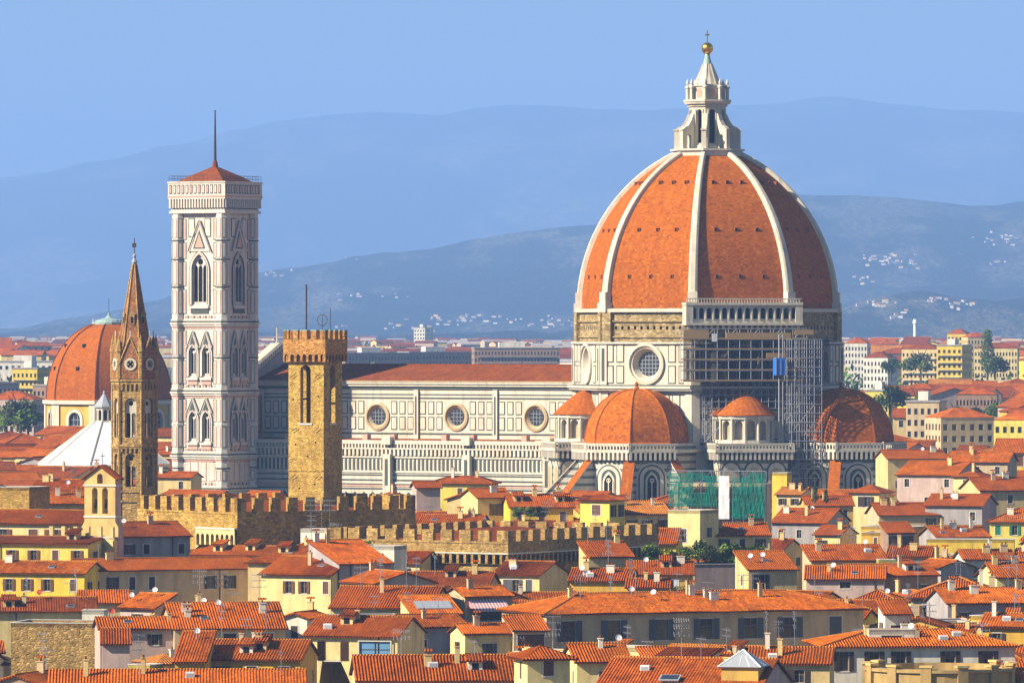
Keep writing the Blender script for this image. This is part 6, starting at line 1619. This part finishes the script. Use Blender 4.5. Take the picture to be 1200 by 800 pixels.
def auto_label(h):
    wl = {'sand': 'sand coloured', 'lemon': 'lemon yellow', 'pink': 'pinkish'}.get(h['wall'], h['wall']); rt = {'pale': 'pale tiled', 'orange': 'orange', 'rust': 'rust red', 'brown': 'brownish'}[h['tone']]
    rf = {'g': 'ridged', 'h': 'hipped', 's': 'single slope', 'x': 'gable fronted', 'p': 'pyramid', 'f': 'flat'}[h['kind']]
    size = 'wide' if h['w'] > 48 * 1000 / h['Y'] * .9 else 'small' if h['w'] < 22 * 1000 / h['Y'] else 'mid sized'
    near = sorted(LM, key=lambda l: (l[1] - h['px']) ** 2 + 3 * (l[2] - h['py']) ** 2)
    def rel(l):
        dx, dy = h['px'] - l[1], h['py'] - l[2]
        if abs(dx) > 1.6 * abs(dy): return ('right of ' if dx > 0 else 'left of ') + l[0]
        if abs(dy) > 1.6 * abs(dx): return ('below ' if dy > 0 else 'above ') + l[0]
        return ('below and ' if dy > 0 else 'above and ') + ('right of ' if dx > 0 else 'left of ') + l[0]
    first = f"{size} {wl} {h['noun']}, {rf} {rt} roof, "
    for c in [first + rel(near[0])] + [first + rel(near[0]) + ', ' + rel(x) for x in near[1:4]] + [first + rel(near[1]) + ', ' + rel(near[2])] + [first + rel(l) for l in near[1:8]] + [first + rel(a) + ', ' + rel(b) for a in near[:8] for b in near[:8] if a != b]:
        if c.lower() not in USED and len(c.split()) <= 16: return c
    return c
random.seed(77)
WALLS = ['cream'] * 4 + ['sand'] * 3 + ['beige'] * 1 + ['yellow'] * 3 + ['amber'] + ['pink', 'white', 'lemon', 'ochre', 'amber', 'grey']
def infill(px, py, Y, z, far):
    wm = (random.uniform(5.5, 9) if random.random() < .45 else random.uniform(8, 16)) if not far else random.uniform(9, 20)
    wpx = wm * F / Y; psi = random.choice([-38, -30, -24, -20, -14, -8, 6, 16, 26]) + random.uniform(-4, 4)
    k = random.choices(['g', 'h', 's', 'x', 'f', 'p'], [8, 4, 3, 2.5, .8, .8])[0]
    if k == 'p': wm = random.uniform(3.2, 4.6); z += 1.0; wpx = wm * F / Y
    n = max(1, int(wm / 3.6)); st = random.choice(['b', 'd', '', 'd', 'b', 'g' if random.random() < .2 else 'y']) if Y < 1150 else ''
    fwn = (n, 1.0, 1.55, random.uniform(.6, 1.1), st) if Y < 1700 else (min(n, 5), 1.3, 1.9, .9, '')
    return house(px - wpx / 2 * math.cos(R(psi)), px + wpx / 2 * math.cos(R(psi)), 0, py, z, psi, k, random.choice(WALLS), random.choices(['orange', 'rust', 'brown', 'pale'], [5, 6, 2, 1])[0], None,
                 fw=fwn, sw=(2, .95, 1.5, .9, st) if Y < 1300 else None, Y=Y, d=random.uniform(5, 10) if not far else random.uniform(10, 15), check=True,
                 ants=random.choice([0, 0, 1, 1]) if Y < 1100 else 0, dish=1 if Y < 1150 and random.random() < .16 else 0, ch=None if Y < 1500 else 0)
made = 0
py = 800.0
while py > 576:            # old town in front of the cathedral
    z = 14.5 + (800 - py) / 224 * 7.5
    px = -30 + random.uniform(0, 20)
    while px < 1235:
        for _ in range(2):
            if infill(px + random.uniform(-8, 8), py + random.uniform(-3, 3), depth_for(py, z), z, False): made += 1; break
        px += random.uniform(14, 26)
    py -= 7.5
    if made > 190: break
print('infill near', made, 'row', py)
# small lean-tos, roof rooms and sheds built onto their neighbours
n_small = 0
for _ in range(900):
    if n_small >= 110: break
    py = random.uniform(598, 796); px = random.uniform(-20, 1220); z = 15.5 + (800 - py) / 224 * 7.5 + random.uniform(0, 1.2); Y = depth_for(py, z)
    wm = random.uniform(3, 6.5); wpx = wm * F / Y; psi = random.choice([-34, -26, -20, -12, 8, 20]) + random.uniform(-4, 4); k = random.choices(['s', 'g', 'p', 'x', 'f'], [5, 4, 1, 2, 1])[0]
    r = house(px - wpx / 2, px + wpx / 2, 0, py, z, psi, k, random.choice(WALLS), random.choice(['orange', 'rust', 'brown', 'orange', 'pale']), None, fw=(1, .8, 1.2, .7, random.choice(['b', 'd', '', 'c'])) if random.random() < .7 else (1, .8, 1.3, .6, ''), Y=Y, d=random.uniform(3.5, 5.5), check='loose', name='lean_to', cat='outbuilding', ants=1 if random.random() < .25 else 0, ch=1 if random.random() < .3 else 0, pitch=random.uniform(.22, .4))
    if r: n_small += 1
made = 0
py = 574.0
while py > 398:
    Y = lerp_list(DT, py); z = EYE - (py - HOR) / F * Y
    spans = [(-25, 60), (1005, 1230)]
    if py > 500: spans = [(-25, 130), (1040, 1230)]
    if 455 < py < 560: spans.append((186, 200))
    for a, b in spans:
        px = a + random.uniform(0, 12)
        while px < b:
            for _ in range(2):
                if infill(px + random.uniform(-5, 5), py + random.uniform(-2, 2), Y * random.uniform(.98, 1.02), z, py < 520): made += 1; break
            px += random.uniform(16, 26)
    py -= 8 if py > 500 else 6
print('infill far', made)
for h in HOUSES:
    if 'label' not in h['root']:
        l = auto_label(h); h['root']['label'] = l; USED.add(l.lower())
    if h['Y'] > 1300: h['root'].name = 'distant_house'
# ---------------------------------------------------------------- the far town on the plain, villas on the hills
random.seed(9)
WL = [PL('white'), PL('cream'), PL('sand'), PL('pink'), PL('beige'), PL('ochre')]
def bits(mb, x, y, z, w, d, h, a, wm, rm):
    c, s = math.cos(a), math.sin(a); T = lambda u, v, q: (x + u * c - v * s, y + u * s + v * c, q)
    p = [(-w / 2, -d / 2), (w / 2, -d / 2), (w / 2, d / 2), (-w / 2, d / 2)]
    for i in range(4):
        (a0, b0), (a1, b1) = p[i], p[(i + 1) % 4]; mb.face((T(a0, b0, z - 6), T(a1, b1, z - 6), T(a1, b1, z + h), T(a0, b0, z + h)), wm, [(0, 0)] * 4)
    e = .5; r = h + d * .16
    for s_ in (-1, 1): mb.face((T(-w / 2 - e, s_ * (d / 2 + e), z + h - .1), T(w / 2 + e, s_ * (d / 2 + e), z + h - .1), T(w / 2 + e, 0, z + r), T(-w / 2 - e, 0, z + r)), rm)
    for s_ in (-1, 1): mb.face((T(s_ * w / 2, -d / 2, z + h), T(s_ * w / 2, d / 2, z + h), T(s_ * w / 2, 0, z + r)), wm, [(0, 0)] * 3)
mb = MB()
for i in range(6500):
    Y = 3500 + 6500 * random.random() ** 1.35; px = random.uniform(-420, 1640); X = (px - 600) / F * Y
    if fbm(X / 220, Y / 600, 3, 4) < .46: continue
    big = random.random() < .3
    bits(mb, X, Y, zg(Y), random.uniform(8, 17) * (1.5 if big else 1), random.uniform(8, 11), random.uniform(4, 8) * (1.6 if big else 1), random.uniform(-.6, .5), random.choice(WL), random.choice([T_BR, T_RU, T_BR, PL('beige'), PL('grey')]))
tag(mb.build('distant_town'), kind='stuff')
mb = MB()
for i in range(5200):
    Y = 2300 + 7500 * random.random() ** 1.2; px = random.uniform(-420, 1640); X = (px - 600) / F * Y
    if fbm(X / 300 + 7, Y / 500, 3, 8) < .46: continue
    s = random.uniform(3, 7); leaf_ball(mb, (X, Y, zg(Y) + s * .9), s * 1.2, s * 1.2, s, 14, 1.6, random.choice([LEAF, LEAFD]))
tag(mb.build('distant_treeline'), kind='stuff')
from mathutils.bvhtree import BVHTree
def bvh(P):
    v = [q for r in P for q in r]; nx = len(P[0]); return BVHTree.FromPolygons([Vector(q) for q in v], [(j * nx + i, j * nx + i + 1, (j + 1) * nx + i + 1, (j + 1) * nx + i) for j in range(len(P) - 1) for i in range(nx - 1)])
BV = [bvh(HILL_FORE), bvh(HILL_NEAR)]
VP = []
for k in range(4):
    m = MB(); w = (14, 20, 11, 26)[k]; bits(m, 0, 0, 0, w, 10, (7, 8, 9, 6)[k], 0, (PL('white'), PL('cream'), PL('white'), PL('white'))[k], (T_RU, T_OR, T_RU, T_BR)[k]); o = m.build('hillside_villa'); COL.objects.unlink(o); VP.append(o)
CL = [((1030, 301, 20, 4, 9), 'tiny white villas strung along the upper hill right of the dome'), ((1055, 309, 16, 4, 8), 'tiny white villas just below the upper hill string'), ((1178, 280, 24, 6, 12), 'tiny white villas near the ridge at the right edge'), ((1168, 308, 7, 2, 3), 'white farmhouse pair mid slope at right'), ((1012, 328, 9, 4, 4), 'white cottages low on the slope by the dome'),
      ((1020, 357, 26, 3, 8), 'white villas at the foot of the wooded spur'), ((1095, 352, 12, 4, 5), 'pale villas below the spur top'), ((1128, 356, 12, 4, 6), 'pale villas right of the spur top'), ((1052, 371, 8, 4, 4), 'villas around the large pale house at the hill foot'),
      ((330, 321, 30, 4, 7), 'white houses on the hill shoulder right of the bell tower'), ((405, 303, 10, 3, 3), 'two or three villas on the left ridge'), ((545, 374, 34, 5, 16), 'white hamlet along a road on the middle slope'), ((470, 384, 40, 5, 9), 'scattered white houses at the hill foot above the palace'), ((640, 378, 30, 6, 12), 'white houses at the hill foot left of the dome'), ((440, 345, 50, 10, 5), 'lone farmhouses among the hill fields')]
random.seed(31)
for (cx, cy, sx, sy, n), lb in CL:
    for i in range(int(n * 1.8)):
        px, py = random.gauss(cx, sx * .8), random.gauss(cy, sy * .6)
        d = Vector(((px - 600) / F, 1, (HOR - py) / F)).normalized(); best = None
        for t in BV:
            h = t.ray_cast(Vector((0, 0, EYE)), d, 60000)
            if h[0] is not None and (best is None or h[3] < best[1]): best = (h[0], h[3])
        if best is None: continue
        s = random.choice(VP); c = s.copy(); COL.objects.link(c); c.location = best[0]; c.rotation_euler = (0, 0, random.uniform(-.6, .4)); k_ = random.uniform(.28, .5); c.scale = (k_, k_, k_)
        tag(c, lb.replace('villas', 'villa').replace('houses', 'house').replace('cottages', 'cottage').replace('farmhouses', 'farmhouse').replace('two or three villa', 'villa').replace('hamlet', 'hamlet house').replace('farmhouse pair', 'farmhouse of a pair'), 'villa', lb)

# the town carries on to both sides of the picture
random.seed(12)
mb = MB(); WN = [PL('cream'), PL('sand'), PL('yellow'), PL('pink'), PL('beige'), PL('white')]
py = 800.0
while py > 405:
    if py > 576: z = 14.5 + (800 - py) / 224 * 7.5; Y = depth_for(py, z)
    else: Y = lerp_list(DT, py); z = EYE - (py - HOR) / F * Y
    for a, b in ((-420, -38), (1240, 1640)):
        px = a
        while px < b:
            w = random.uniform(8, 16); X = (px - 600) / F * Y; g = zg(Y)
            bits(mb, X, Y + random.uniform(-4, 4), g, w, random.uniform(7, 11), max(5, z - g + random.uniform(-2, 1.5)), R(random.choice([-30, -20, -10, 8, 20])), random.choice(WN), random.choice([T_OR, T_RU, T_RU, T_BR]))
            px += w * F / Y * random.uniform(.9, 1.3)
    py -= 11 if py > 560 else 8
tag(mb.build('outlying_town'), kind='stuff')
# planters and washing on the terrace house
for h in HOUSES:
    if h['label'] and h['label'].startswith('rust roofed terrace house'):
        r = h['root']; H_ = h['H']; w = h['w'] / F * h['Y']
        m = MB(); m.box(-w * .48, w * .48, -2.4, -.01, H_ - 3.0, H_ - 2.75, PL('ochre')); m.box(-w * .48, w * .48, -2.5, -2.3, H_ - 2.75, H_ - 2.0, T_BR); m.build('balcony', r)
        m = MB(); random.seed(4)
        for i in range(10): leaf_ball(m, (-w * .45 + i * w * .1, -2.45, H_ - 1.8), .55, .3, .35, 40, .13, random.choice([LEAF, LEAFY, LEAFD]))
        m.build('planter', r)
        m = MB(); m.bar((-w * .3, -1.2, H_ - .6), (w * .3, -1.2, H_ - .6), .03, IRON)
        for i in range(7): x = -w * .28 + i * w * .08; m.face(((x, -1.2, H_ - .62), (x + .7, -1.2, H_ - .62), (x + .72, -1.15, H_ - 1.6), (x - .02, -1.17, H_ - 1.6)), (WHITEP, BLUEP, WHITEP, BLUEGL)[i % 4])
        m.build('washing', r)
